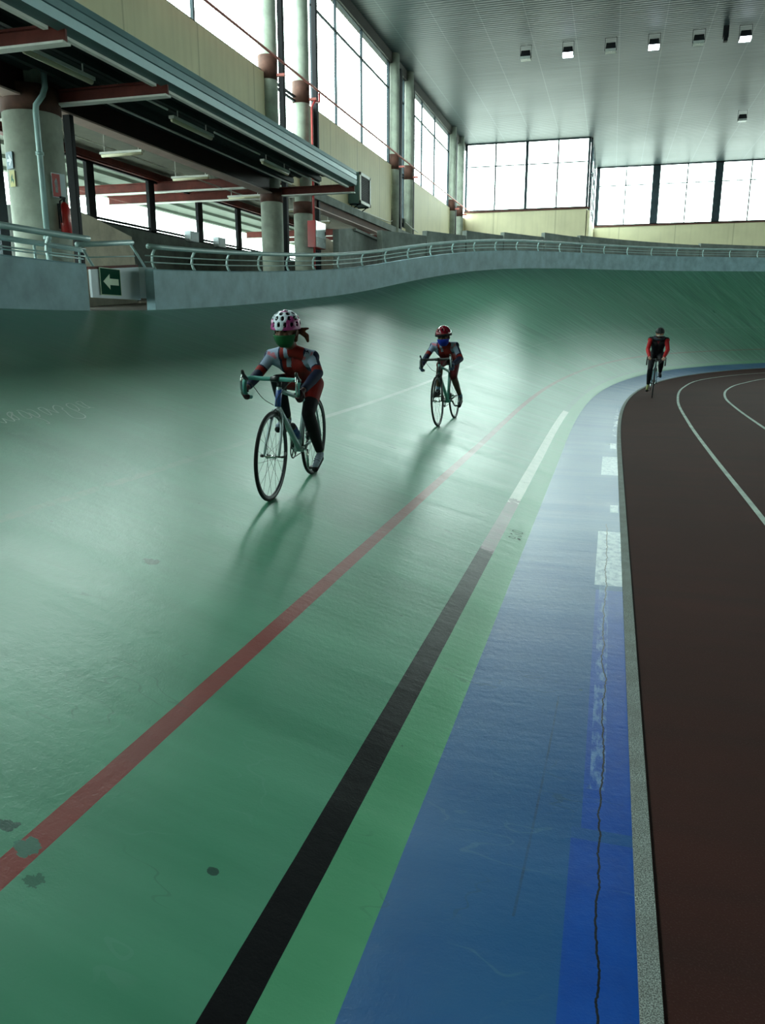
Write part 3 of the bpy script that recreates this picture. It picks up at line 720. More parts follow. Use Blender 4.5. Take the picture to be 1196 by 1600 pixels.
# canopy
L = (-8.2, 1.0, 5.3); T = thing('canopy', 'long teal-grey canopy with metal gutter edge projecting from the left wall', 'canopy', L)
y0, y1 = -20, 21.95
prof = [(-7.16,5.33),(-6.98,5.36),(-6.955,5.47),(-6.985,5.48),(-6.985,5.49),(-6.965,5.50),(-6.965,5.60),(-6.99,5.61),(-6.99,5.62),(-6.975,5.63),(-6.985,5.72),(-7.16,5.75)]
v = [(x, y, z) for y in (y0, y1) for x, z in prof]; n = len(prof)
b = MB(); b.add(rel(v, L), [tuple(range(n-1,-1,-1)), tuple(range(n, 2*n))]+[(i, (i+1)%n, n+(i+1)%n, n+i) for i in range(n)]); b.build('gutter', M_gutter, T)
b = MB(); b.box(-7.24, -7.165, y0, 9.6, 5.29, 5.33); b.box(-7.24, -7.165, 9.95, 12.15, 5.29, 5.33); b.box(-7.24, -7.165, 12.45, 21.85, 5.29, 5.33)
b.v = rel(b.v, L); b.build('edge_strip', M_strip, T)
b = MB(); x = -9.45
vs_ = []; k = 0
while x < -7.1:
    for dx, z in ((0, 5.66), (.05, 5.62), (.12, 5.62), (.17, 5.66)): vs_ += [(x+dx, y0, z), (x+dx, y1, z)]
    x += .24
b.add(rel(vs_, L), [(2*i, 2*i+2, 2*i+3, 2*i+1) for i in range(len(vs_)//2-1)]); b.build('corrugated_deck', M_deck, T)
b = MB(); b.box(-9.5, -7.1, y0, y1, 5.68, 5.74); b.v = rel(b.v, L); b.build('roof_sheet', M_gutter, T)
for xx in (-8.85, -8.03, -7.55):
    b = MB(); b.box(xx-.04, xx+.04, y0, y1, 5.50, 5.62); b.v = rel(b.v, L); b.build('purlin', M_deck, T)
b = MB(); b.tube([(-8.86, 12.5, 5.46), (-8.86, 21.9, 5.46)], .022, 8); tag(b.build('conduit', M_strip), 'thin pale conduit under the canopy deck beside the main beam', 'conduit')

# ------------------------------------------------------------------ lamps under canopy and in the concourse
def strip_lamp(c, ax, label, grp, hang=.22, mat=None):
    T = thing('strip_lamp', label, 'lamp', c, group=grp)
    h = .78
    if ax == 'Y':
        b = MB(); b.box(-.055,.055,-h,h,.02,.07); b.build('lamp_body', M_strip, T)
        b = MB(); b.tube([(0,-h+.03,0),(0,h-.03,0)], .042, 10); b.build('diffuser', mat or M_tubeoff, T, True)
        for y in (-h*.7, h*.7): MB().tube([(0,y,.07),(0,y,hang)], .012, 6).build('hanger', M_strip, T)
    else:
        h = .56
        b = MB(); b.box(-h,h,-.055,.055,.02,.07); b.build('lamp_body', M_strip, T)
        b = MB(); b.tube([(-h+.03,0,0),(h-.03,0,0)], .042, 10); b.build('diffuser', mat or M_tubeoff, T, True)
        for x in (-h*.8, h*.8): MB().tube([(x,0,.07),(x,0,hang)], .012, 6).build('hanger', M_strip, T)
    return T
for y, lb in ((10.95, 'strip lamp under the canopy, left of the thick column beam'), (14.85, 'strip lamp under the canopy, right of the second cantilever beam'), (18.85, 'strip lamp nearest the canopy end')):
    strip_lamp((-8.03, y, 5.30), 'Y', lb, 'strip lamps under the canopy', .22)
for y0_, y1_, lb in ((12.4, 13.95, 'thin pale cable run between the second cantilever beam and the middle lamp'), (15.75, 17.95, 'thin pale cable run between the middle and the last canopy lamps'), (19.75, 21.9, 'thin pale cable run past the last canopy lamp')):
    b = MB(); b.tube([(-8.03, y0_, 5.44), (-8.03, y1_, 5.44)], .02, 8); tag(b.build('cable_tray', M_strip), lb, 'conduit')
for y, lb in ((14.15, 'cream strip lamp at the left picture edge behind the column'), (17.35, 'cream strip lamp in the concourse just right of the black post'), (20.55, 'cream strip lamp in the concourse, middle of the three'), (23.9, 'cream strip lamp in the concourse left of the column pair'), (27.1, 'small cream strip lamp right of the hose cabinet'), (30.3, 'farthest cream strip lamp in the concourse')):
    strip_lamp((-11.25, y, 5.5), 'X', lb, 'strip lamps in the concourse', .76)
b = MB(); b.tube([(-11.75, 8, 5.72), (-11.75, 33, 5.72)], .018, 8); tag(b.build('conduit', M_strip), 'thin conduit feeding the cream concourse lamps', 'conduit')

# ------------------------------------------------------------------ ceiling lamps
M_lit = emis('lit_lamp_face', (0.80, 0.93, 1.0, 1), 9.0)
M_lampoff = paint('unlit_lamp_glass', (0.45, 0.50, 0.50, 1), 0.25, var=.04)
for x, y, lit, lb in ((-4.05,35.5,0,'unlit high bay lamp at the left end of the ceiling row'), (-2.38,35.5,1,'lit high bay lamp, left-most lit one of the ceiling row'), (-.74,35.5,0,'unlit high bay lamp, third of the ceiling row'),
                  (.88,35.5,1,'lit high bay lamp in the middle of the ceiling row'), (2.5,35.5,0,'unlit high bay lamp, fifth of the ceiling row'), (4.15,35.5,1,'lit high bay lamp at the right end of the ceiling row'), (5.9,48.5,0,'lone unlit ceiling lamp near the end wall windows'),
                  (5.8,35.5,0,'high bay lamp just outside the picture at right')):
    T = thing('ceiling_lamp', lb, 'lamp', (x, y, 12.12), group='high bay ceiling lamps')
    b = MB(); b.add([(-.17,-.14,.30),(.17,-.14,.30),(.17,.14,.30),(-.17,.14,.30),(-.21,-.18,.0),(.21,-.18,.0),(.21,.18,.0),(-.21,.18,.0)], [(0,1,2,3),(0,4,5,1),(1,5,6,2),(2,6,7,3),(3,7,4,0)]); b.build('housing', M_black, T)
    b = MB(); b.box(-.20,.20,-.17,.17,-.02,.01); b.add([(-.20,-.20,-.02),(.20,-.20,-.02),(.20,-.185,.08),(-.20,-.185,.08)], [(0,1,2,3)]); b.build('lens', M_lit if lit else M_lampoff, T)
    b = MB(); b.tube([(-.22,0,.05),(-.22,0,.52),(.22,0,.52),(.22,0,.05)], .01, 6); b.build('bracket', M_black, T)
b = MB(); b.box(3.35,3.55,35.4,35.6,12.25,12.65); b.box(3.38,3.52,35.3,35.5,12.1,12.3); tag(b.build('ceiling_device', M_black), 'small black device on the ceiling beside the right lit lamp', 'speaker')

# ------------------------------------------------------------------ pipes and wall fittings
b = MB(); b.tube([(-9.02, y, 8.55) for y in (-20, 0, 20, 40, 51.5)], .032, 8)
tag(b.build('wall_pipe', M_pinkpipe, smooth=True), 'thin salmon-red pipe running along the upper left wall across the windows', 'pipe')
L = (-9.05, 24.2, 2.2)
b = MB(); b.tube([(-9.02,24.7,8.5),(-9.02,24.7,8.25),(-9.05,24.35,8.18),(-9.1,24.25,8.0),(-9.1,24.25,2.9),(-9.1,24.6,2.8),(-9.1,25.3,2.8)], .035, 8)
tag(b.build('riser_pipe', paint('bright_red_pipe', (0.40,0.03,0.03,1), .4), smooth=True), 'vertical red pipe on the right column of the middle pair', 'pipe')
b = MB(); b.tube([(-9.1,11.7,1.9),(-9.1,11.7,4.95),(-9.1,11.72,5.05),(-9.06,11.85,5.22),(-9.04,11.9,5.35),(-9.04,11.9,5.6)], .047, 10)
for z in (3.0, 4.3): b.tube([(-9.1,11.7,z),(-9.1,11.7,z+.05)], .065, 10)
tag(b.build('downpipe', M_rail, smooth=True), 'pale teal downpipe running down the thick column', 'pipe')
L = (-9.12, 24.55, 4.0); T = thing('fire_hose_cabinet', 'red fire hose cabinet with white door beside the column', 'cabinet', L)
b = MB(); b.box(-.14,.12,-.45,.45,0,.78); b.build('cabinet_body', M_red, T)
b = MB(); b.box(.12,.14,-.43,.43,.30,.77); b.build('door', paint('white_door_glass', (.7,.8,.82,1), .15), T)
b = MB(); b.box(.12,.14,-.43,.43,.01,.29); b.build('lower_panel', M_lampoff, T)
b = MB(); b.box(.14,.16,.34,.38,.40,.52); b.build('handle', M_black, T)
# air conditioner
L = (-9.3, 29.5, 5.95); T = thing('air_conditioner', 'boxy teal-grey air conditioner with white framed grille on the cream wall', 'air conditioner', L)
b = MB(); b.box(-.20,.22,-.62,.72,0,1.05); b.build('housing', M_gutter, T, bevel=.02)
b = MB()
for (a,c,d,e) in ((-.62,.72,0,.10),(-.62,.72,.95,1.05),(-.62,-.50,0,1.05),(.60,.72,0,1.05)): b.box(.22,.26,a,c,d,e)
b.build('grille_frame', M_strip, T)
b = MB(); b.box(.221,.225,-.5,.6,.1,.95)
for i in range(14): b.box(.225,.245,-.5,.6,.12+i*.06,.135+i*.06)
b.build('grille', M_black, T)
b = MB()
for y in (-.45,.55): b.tube([(-.2,y,-.25),(.15,y,-.02)], .02, 6); b.tube([(-.2,y,-.02),(.22,y,-.02)], .02, 6)
b.build('support_bracket', M_black, T)
b = MB(); b.tube([(-.17,-.3,0),(-.17,-.32,-.35),(-.17,-.7,-.42),(-.17,-2.5,-.30),(-.17,-3.7,-.26)], .015, 6); b.build('cable', M_black, T)
b = MB(); b.tube([(-9.46,28.6,5.85),(-9.46,34.4,5.95),(-9.46,35.0,6.1)], .015, 6); b.tube([(-9.2,36.2,6.15),(-9.1,37.0,5.98),(-9.1,38.2,5.92)], .02, 6)
tag(b.build('wall_cable', M_strip), 'thin pale cable along the cream wall right of the air conditioner', 'cable')
# signs on the thick column
def sign(pos, nrm, w, h, label, colr, draw):
    N = Vector((nrm[0], nrm[1], 0)).normalized(); Rr = Vector((-N.y, N.x, 0))  # to the right when facing the sign
    m = Matrix(((Rr.x, N.x, 0, pos[0]), (Rr.y, N.y, 0, pos[1]), (0, 0, 1, pos[2]), (0, 0, 0, 1)))
    T = thing('wall_sign', label, 'sign', matrix=m)
    b = MB(); b.box(-w/2, w/2, 0, .01, -h/2, h/2); b.build('board', colr, T)
    for nm, polys, mt in draw:
        b = MB()
        for P in polys: b.add([(x*w, .012, z*h) for x, z in P], [tuple(range(len(P)))])
        b.build(nm, mt, T)
c0 = Vector((-9.5, 12.1, 0))
M_teal = paint('teal_blue_sign', (0.01, 0.10, 0.16, 1), .4); M_yel = paint('yellowed_sign', (.48,.46,.20,1), .5); M_dkgreen = paint('sign_green_mark', (.03,.14,.08,1), .5)
AR = [[(.38,0),(.02,-.36),(-.1,-.22),(.02,-.08),(-.38,-.08),(-.38,.08),(.02,.08),(-.1,.22),(.02,.36)]]
nn = Vector((-.30,-.954,0))
sign(tuple(c0+nn*.475+Vector((0,0,4.24))), nn, .17, .26, 'small teal sign with a white arrow on the thick column', M_teal, [('arrow', AR, M_white)])
nn = Vector((-.24,-.970,0))
sign(tuple(c0+nn*.475+Vector((0,0,3.96))), nn, .13, .25, 'small yellowed sign below the teal arrow sign on the thick column', M_yel, [('symbol', [[(-.2,.1),(.1,.3),(.1,.0),(.3,-.1),(.2,-.35),(0,-.1),(-.3,-.3)]], M_dkgreen)])
nn = Vector((.92,-.39,0))
sign((-9.02, 12.0, 3.88), nn, .24, .38, 'red and white fire extinguisher sign on the right side of the thick column', M_white,
     [('red_panel', [[(-.48,-.47),(.10,-.47),(.10,.47),(-.48,.47)]], M_red), ('symbol', [[(-.30,-.3),(-.1,-.3),(-.1,.15),(-.16,.3),(-.3,.15)]], M_white)])
# extinguisher
L = (-8.94, 12.0, 3.10); T = thing('fire_extinguisher', 'red fire extinguisher hanging on the right side of the thick column', 'fire extinguisher', L)
b = MB(); b.tube([(0,0,0),(0,0,.02),(0,0,.42),(0,0,.48),(0,0,.52)], [.07,.085,.085,.06,.025], 18); b.build('cylinder', M_red, T, True)
b = MB(); b.tube([(0,0,.51),(0,0,.58)], .02, 8); b.box(-.015,.015,-.09,.03,.57,.60); b.build('valve', M_black, T)
b = MB(); b.tube([(0,-.03,.56),(0,-.11,.52),(0,-.12,.35),(0,-.11,.18)], .014, 8); b.build('hose', M_black, T, True)
b = MB(); b.box(-.12,-.07,-.03,.03,.1,.5); b.build('bracket', M_black, T)
for y, z, lb in ((25.1, 4.42, 'small pale box on the concourse window sill, nearer one'), (27.1, 4.42, 'small pale box on the concourse window sill, farther one')):
    b = MB(); b.box(-.12,.10,-.28,.28,0,.32); b.box(.10,.115,-.22,.22,.05,.27); o = b.build('wall_box', M_white); o.location = (-13.8, y, z-.04); tag(o, lb, 'box')
# ------------------------------------------------------------------ bicycles
M_tyre = paint('black_rubber_tyre', (0.008, 0.009, 0.009, 1), 0.7, var=.1)
M_rim = paint('dark_alloy_rim', (0.03, 0.035, 0.04, 1), 0.35, .6, var=.1)
M_chrome = paint('bright_alloy', (0.55, 0.60, 0.60, 1), 0.22, .9, var=.04)
M_spoke = paint('steel_spoke', (0.05, 0.06, 0.06, 1), 0.35, .8, var=.04)
M_bblack = paint('satin_black_part', (0.010, 0.012, 0.013, 1), 0.4, var=.1)

def frame_matrix(R, F, lean):
    R = Vector(R); f = (Vector(F)-R); f.normalize()
    up = Vector((0,0,1)); up = (up-f*f.dot(up)).normalized(); r = f.cross(up)
    r2 = r*cos(lean)-up*sin(lean); u2 = up*cos(lean)+r*sin(lean)
    return Matrix(((r2.x,f.x,u2.x,R.x),(r2.y,f.y,u2.y,R.y),(r2.z,f.z,u2.z,R.z),(0,0,0,1)))

def wheel(T, name, y, r, mats, tw=.0115):
    C0 = Vector((0, y, r))
    def ring(rad, k=56): return [(0, rad*cos(2*pi*i/k), rad*sin(2*pi*i/k)) for i in range(k)]
    b = MB(); b.tube(ring(r-.030), .0095, 8, closed=True); b.tube(ring(r-.022), .010, 8, closed=True)
    w = b.build(name, mats['rim'], T, True, loc=C0)
    MB().tube(ring(r-tw), tw, 10, closed=True).build('tyre', M_tyre, w, True)
    b = MB(); b.tube([(-.048,0,0),(-.03,0,0),(-.03,0,0),(-.025,0,0),(.025,0,0),(.03,0,0),(.048,0,0)], [.007,.007,.02,.012,.012,.02,.007], 12); b.build('hub', M_chrome, w, True)
    n = 20
    for k in range(n):
        a = 2*pi*k/n; sgn = 1 if k % 2 else -1; a2 = a + (.9 if (k//2) % 2 else -.9)
        MB().tube([(sgn*.027, .018*cos(a2), .018*sin(a2)), (0, (r-.034)*cos(a), (r-.034)*sin(a))], .0011, 4).build('spoke', M_spoke, w)
    return w

def bicycle(label, M, L, r, k, mats, crank=radians(0), cl=.145, bw=.185, dz=0.0):
    """local frame: x to the rider's right, y forward, z up, origin where the rear wheel touches"""
    T = thing('bicycle', label, 'bicycle', matrix=M)
    bb = Vector((0, .385*k, r-.045)); st = Vector((0, .245*k, bb.z+.40*k)); ht = Vector((0, L-.165*k, bb.z+.46*k)); hb = Vector((0, L-.135*k, r+.335*k))
    hb.z = r+.33*k; ht.z = hb.z+.12*k+dz; fh = Vector((0, L, r)); rh = Vector((0, 0, r))
    b = MB(); b.tube([bb, st], .016, 12); b.tube([st+Vector((0,.0,-.02)), ht+Vector((0,0,-.02))], .0155, 12); b.tube([bb, hb+Vector((0,0,.015))], .020, 12); b.tube([hb, ht], .019, 12)
    b.tube([bb+Vector((-.035,0,0)), bb+Vector((.035,0,0))], .022, 12)
    b.build('frame', mats['frame'], T, True)
    for s in (-1, 1):
        b = MB(); b.tube([bb+Vector((s*.015,-.02,0)), Vector((s*.035, .16, r-.01)), Vector((s*.06, 0, r))], [.011,.010,.008], 8); b.build('chain_stay', mats['stay'], T, True)
        b = MB(); b.tube([st+Vector((s*.012,-.01,-.03)), Vector((s*.045,.10,r+.25)), Vector((s*.06, 0, r))], [.009,.008,.007], 8); b.build('seat_stay', mats['stay'], T, True)
    b = MB(); b.tube([hb+Vector((0,.0,.01)), hb+Vector((0,.006,-.01))], .020, 12); b.ell(hb+Vector((0,.012,-.015)), (.042,.018,.022))
    for s in (-1, 1): b.tube([hb+Vector((s*.028,.014,-.02)), hb+Vector((s*.044,.05,-.13)), Vector((s*.050, L-.035, r+.09)), Vector((s*.052, L-.003, r))], [.013,.0125,.010,.008], 10)
    b.build('fork', mats['fork'], T, True)
    b = MB(); b.tube([fh+Vector((-.072,0,0)), fh+Vector((.066,0,0))], .006, 8); b.tube([fh+Vector((-.07,0,0)), fh+Vector((-.085,-.01,.0)), fh+Vector((-.08,-.06,.02))], .008, 8); b.tube([fh+Vector((.06,0,0)), fh+Vector((.078,0,0))], .011, 8)
    b.build('quick_release', M_bblack, T, True)
    if mats.get('badge'):
        b = MB(); b.tube([hb+Vector((0,.0,.015)), ht+Vector((0,0,-.015))], .0215, 12); b.build('head_badge_band', mats['badge'], T, True)
    # cockpit
    bc = Vector((0, ht.y+.085*k, ht.z+.055*k+.01))
    b = MB(); b.tube([ht, ht+Vector((0,-.006,.045*k))], .017, 10); b.tube([ht+Vector((0,-.005,.04*k)), bc], .014, 10); b.tube([bc+Vector((-.03,0,0)), bc+Vector((.03,0,0))], .019, 10)
    b.build('stem', mats['stem'], T, True)
    z0 = bc.z; y0 = bc.y
    def bpts(s): return [(0,y0,z0),(s*.05,y0,z0),(s*.12,y0+.003,z0),(s*(bw-.03),y0+.010,z0+.002),(s*(bw-.005),y0+.032,z0),(s*bw,y0+.065,z0-.012),(s*bw,y0+.082,z0-.040),(s*bw,y0+.078,z0-.075),(s*bw,y0+.055,z0-.105),(s*bw,y0+.02,z0-.122),(s*bw,y0-.03,z0-.13)]
    b = MB()
    for s in (-1, 1): b.tube(catmull(bpts(s), 3), .0145, 10)
    hbn = b.build('handlebar', mats['tape'], T, True)
    for s in (-1, 1):
        b = MB(); b.cap((s*bw,y0+.055,z0-.004), (s*bw,y0+.105,z0+.030), .016, .013); b.cap((s*bw,y0+.105,z0+.030), (s*bw,y0+.115,z0+.052), .013, .010)
        h = b.build('brake_hood', M_bblack, hbn, True)
        b = MB(); b.tube([(s*bw,y0+.112,z0+.030),(s*(bw+.006),y0+.126,z0-.01),(s*(bw+.008),y0+.118,z0-.06),(s*(bw+.006),y0+.098,z0-.10)], [.008,.007,.007,.005], 8, flat=1.5)
        b.build('brake_lever', mats['lever'], hbn, True)
        b = MB(); b.tube(catmull([(s*bw*.93,y0+.11,z0+.01),(s*.12,y0+.115,z0-.03),(s*.05,y0+.10,z0-.12),(s*.012,hb.y+.05,hb.z+.03)], 5), .0025, 6); b.build('brake_cable', M_bblack, T, True)
    # brakes
    for c, nm in ((hb+Vector((0,.035,-.018)), 'front_brake'),):
        b = MB(); b.tube([c+Vector((-.035,.01,-.045)), c+Vector((-.03,.012,-.01)), c+Vector((0,.012,.02)), c+Vector((.03,.012,-.01)), c+Vector((.035,.01,-.045))], .006, 8); b.build(nm, M_bblack, T, True)
    # saddle
    sp = st+(st-bb).normalized()*(.075*k)
    b = MB(); b.tube([st, sp], .0125, 10); b.build('seat_post', M_chrome, T, True)
    b = MB(); b.ell(sp+Vector((0,-.05,.035)), (.065,.075,.022)); b.cap(sp+Vector((0,0,.036)), sp+Vector((0,.14,.030)), .030, .016); b.build('saddle', M_bblack, T, True)
    # drivetrain
    b = MB(); ring = [(.045, bb.y+.075*k*cos(2*pi*i/36), bb.z+.075*k*sin(2*pi*i/36)) for i in range(36)]; b.tube(ring, .0045, 6, closed=True, flat=1.6)
    for i in range(5): a = crank+2*pi*i/5; b.tube([(.045,bb.y,bb.z),(.045, bb.y+.072*k*cos(a), bb.z+.072*k*sin(a))], .005, 6)
    cs = b.build('chainring', M_bblack, T, True)
    for s in (-1, 1):
        d = Vector((0, sin(crank), cos(crank)))*s*cl; e = bb+Vector((s*.058,0,0))
        b = MB(); b.tube([bb+Vector((s*.03,0,0)), e], .010, 8); b.tube([e, e+d], [.012,.008], 8); b.build('crank_arm', mats['crank'], T, True)
        q = e+d+Vector((s*.045,0,0)); b = MB(); b.tube([e+d, q], .006, 8); b.box(q.x-.03, q.x+.03, q.y-.035, q.y+.035, q.z-.009, q.z+.009); b.build('pedal', M_bblack, T)
    b = MB(); top = [(.045, bb.y-.01, bb.z+.075*k), (.045, 0, r+.035)]; bot = [(.045, bb.y-.01, bb.z-.075*k), (.045, .04, r-.10), (.045, .01, r-.06), (.045, 0, r-.035)]
    b.tube(top, .0035, 6); b.tube(bot, .0035, 6); b.build('chain', M_bblack, T, True)
    b = MB(); b.tube([(.038,0,r),(.052,0,r)], .038, 20); b.tube([(.05,0,r-.02),(.055,.02,r-.07),(.052,.03,r-.11)], .009, 8); b.build('rear_derailleur', M_bblack, T, True)
    wheel(T, 'front_wheel', L, r, mats); wheel(T, 'rear_wheel', 0, r, mats)
    T['bw'] = bw
    info = dict(bb=bb, bc=bc, sp=sp, hb=hb, ht=ht, cl=cl, crank=crank, bw=bw, st=st)
    return T, info

# ------------------------------------------------------------------ riders
def baked(mb, name, mat, parent, voxel=.006, smooth=3, matf=None):
    """union of the shapes as one continuous remeshed surface"""
    o = mb.build(name, mat, None, True)
    m = o.modifiers.new('r', 'REMESH'); m.mode = 'VOXEL'; m.voxel_size = voxel; m.use_smooth_shade = True
    if smooth: q = o.modifiers.new('s', 'SMOOTH'); q.factor = .5; q.iterations = smooth
    dg = bpy.context.evaluated_depsgraph_get(); me = bpy.data.meshes.new_from_object(o.evaluated_get(dg))
    o.modifiers.clear(); old = o.data; o.data = me; bpy.data.meshes.remove(old); me.name = name
    mats = mat if isinstance(mat, (list, tuple)) else [mat]
    me.materials.clear()
    for x in mats: me.materials.append(x)
    me.polygons.foreach_set('use_smooth', [True]*len(me.polygons))
    me.polygons.foreach_set('material_index', [matf(p.center, p.normal) if matf else 0 for p in me.polygons])
    if parent: o.parent = parent
    return o

def grip(mb, c, a, u, v, s, wrist, thumb=1, r0=.0145):
    """hand closed round a bar: c centre, a bar axis, u towards palm, v the way the fingers go round"""
    c = Vector(c); a = Vector(a).normalized(); u = Vector(u); u = (u-a*u.dot(a)).normalized(); v = Vector(v); v = (v-a*v.dot(a)-u*v.dot(u)).normalized()
    fr = .0078*s; R = r0+fr
    pc = c+u*(R+.010*s)-v*.012*s
    rot = Matrix((a, v, u)).transposed()
    mb.ell(pc, (.036*s, .036*s, .015*s), rot=rot, nu=16, nv=10)
    mb.cap(pc-v*.01, Vector(wrist), .022*s, .020*s, 12)
    ln = [.85, 1.0, .97, .8]
    for i in range(4):
        off = a*((i-1.5)*.0175*s); prev = None; end = radians(205*ln[i])
        pts = []
        for j in range(8):
            t = end*j/7.; pts.append(c+off+(u*cos(t)+v*sin(t))*R)
        pts = [pc+off+u*.002+v*.006]+pts
        for j in range(len(pts)-1):
            q = fr*(1.08-.03*j); mb.cap(pts[j], pts[j+1], q, q*.97, 8)
    # thumb leaves the side of the palm and closes the other way
    t0 = pc+a*thumb*.034*s-v*.012*s
    pts = [t0] + [c+a*thumb*.034*s+(u*cos(t)-v*sin(t))*(R+.001) for t in (radians(50), radians(85), radians(120))]
    for j in range(3): mb.cap(pts[j], pts[j+1], fr*1.35-.0008*j, fr*1.25-.0008*j, 8)

def head_shapes(b, c, rt, s):
    P = lambda x, y, z: Vector(c)+rt @ Vector((x*s, y*s, z*s)); rot = rt
    E = lambda p, r: b.ell(p, tuple(q*s for q in r), rot=rt, nu=24, nv=16)
    E(P(0,-.008,.035), (.078,.098,.088)); E(P(0,.030,-.030), (.060,.066,.070)); E(P(0,.060,-.090), (.028,.026,.022))
    for q in (-1,1):
        b.cap(P(q*.05,.0,-.04), P(q*.02,.058,-.088), .024*s, .020*s, 10)
        E(P(q*.080,-.008,-.005), (.010,.020,.032)); E(P(q*.036,.074,-.025), (.024,.018,.022)); b.cap(P(q*.012,.092,.034), P(q*.048,.078,.032), .009*s, .008*s, 8)
    b.cap(P(0,.094,.020), P(0,.112,-.020), .008*s, .013*s, 10); E(P(.010,.104,-.026), (.008,.008,.006)); E(P(-.010,.104,-.026), (.008,.008,.006))
    b.cap(P(-.018,.090,-.050), P(.018,.090,-.050), .007*s, .007*s, 8); b.cap(P(-.014,.087,-.060), P(.014,.087,-.060), .008*s, .008*s, 8)

def shell(b, c, rt, r, az0, az1, el0, el1, na, ne, fn=None):
    base_i = len(b.v); vs = []
    for j in range(ne+1):
        for i in range(na+1):
            a = az0+(az1-az0)*i/na; e = el0+(el1-el0)*j/ne; m = fn(a, e)[0] if fn else 1
            p = Vector((sin(a)*cos(e)*r[0]*m, cos(a)*cos(e)*r[1]*m, sin(e)*r[2]*m)); vs.append(Vector(c)+rt @ p)
    fs = []; ms = []
    for j in range(ne):
        for i in range(na):
            k = j*(na+1)+i; fs.append((k, k+na+1, k+na+2, k+1))
            ms.append(fn(az0+(az1-az0)*(i+.5)/na, el0+(el1-el0)*(j+.5)/ne)[1] if fn else 0)
    o = len(b.v); b.v += [tuple(p) for p in vs]; b.f += [tuple(q+o for q in f) for f in fs]; b.mi += ms

def helmet(parent, c, rt, r, vents, mats, region):
    """mats: [main, second, vent]; region(az, el) -> 0/1"""
    def fn(a, e):
        a = (a+pi) % (2*pi)-pi
        for va, ve, wa, we in vents:
            da = (a-va+pi) % (2*pi)-pi
            d = (da*cos(e)/wa)**2+((e-ve)/we)**2
            if d < 1: return (.86 if d < .8 else .95), 2
        lip = 1+.03*max(0, 1-(e-radians(-13))/radians(10)) if e < radians(-6) else 1
        return lip, region(a, e)
    b = MB(); shell(b, c, rt, r, -pi, pi, radians(-13), radians(89.5), 132, 52, fn)
    b.f.append(tuple(range(len(b.v)-133, len(b.v)-1))); b.mi.append(0)
    o = b.build('helmet', mats, parent, True)
    m = o.modifiers.new('solid', 'SOLIDIFY'); m.thickness = .008; m.offset = -1
    return o

def shoe(parent, heel, toe, up, w, mat, mats):
    heel = Vector(heel); toe = Vector(toe); d = (toe-heel); L = d.length; d.normalize(); up = (Vector(up)-d*Vector(up).dot(d)).normalized()
    b = MB(); b.cap(heel+up*.035, toe+up*.022-d*.02, w*.95, w*.8, 14); b.cap(heel+up*.045, heel+up*.075+d*.02, w*.95, w*.85, 14); b.cap(heel+up*.05+d*.03, toe+up*.02-d*.04, w*.85, w*.8, 12)
    o = baked(b, 'shoe', mat, parent, .005, 2)
    s = MB(); s.cap(heel+up*.002, toe+up*.000-d*.01, w*.9, w*.85, 14); r = s.build('sole', mats['sole'], o, True)
    for k_ in (.35, .5, .65):
        p = heel+d*L*k_+up*(.068-.03*k_); q = d.cross(up).normalized()
        MB().tube([p-q*w*.8-up*.012, p, p+q*w*.8-up*.012], .006, 6).build('strap', mats['strap'], o, True)
    return o

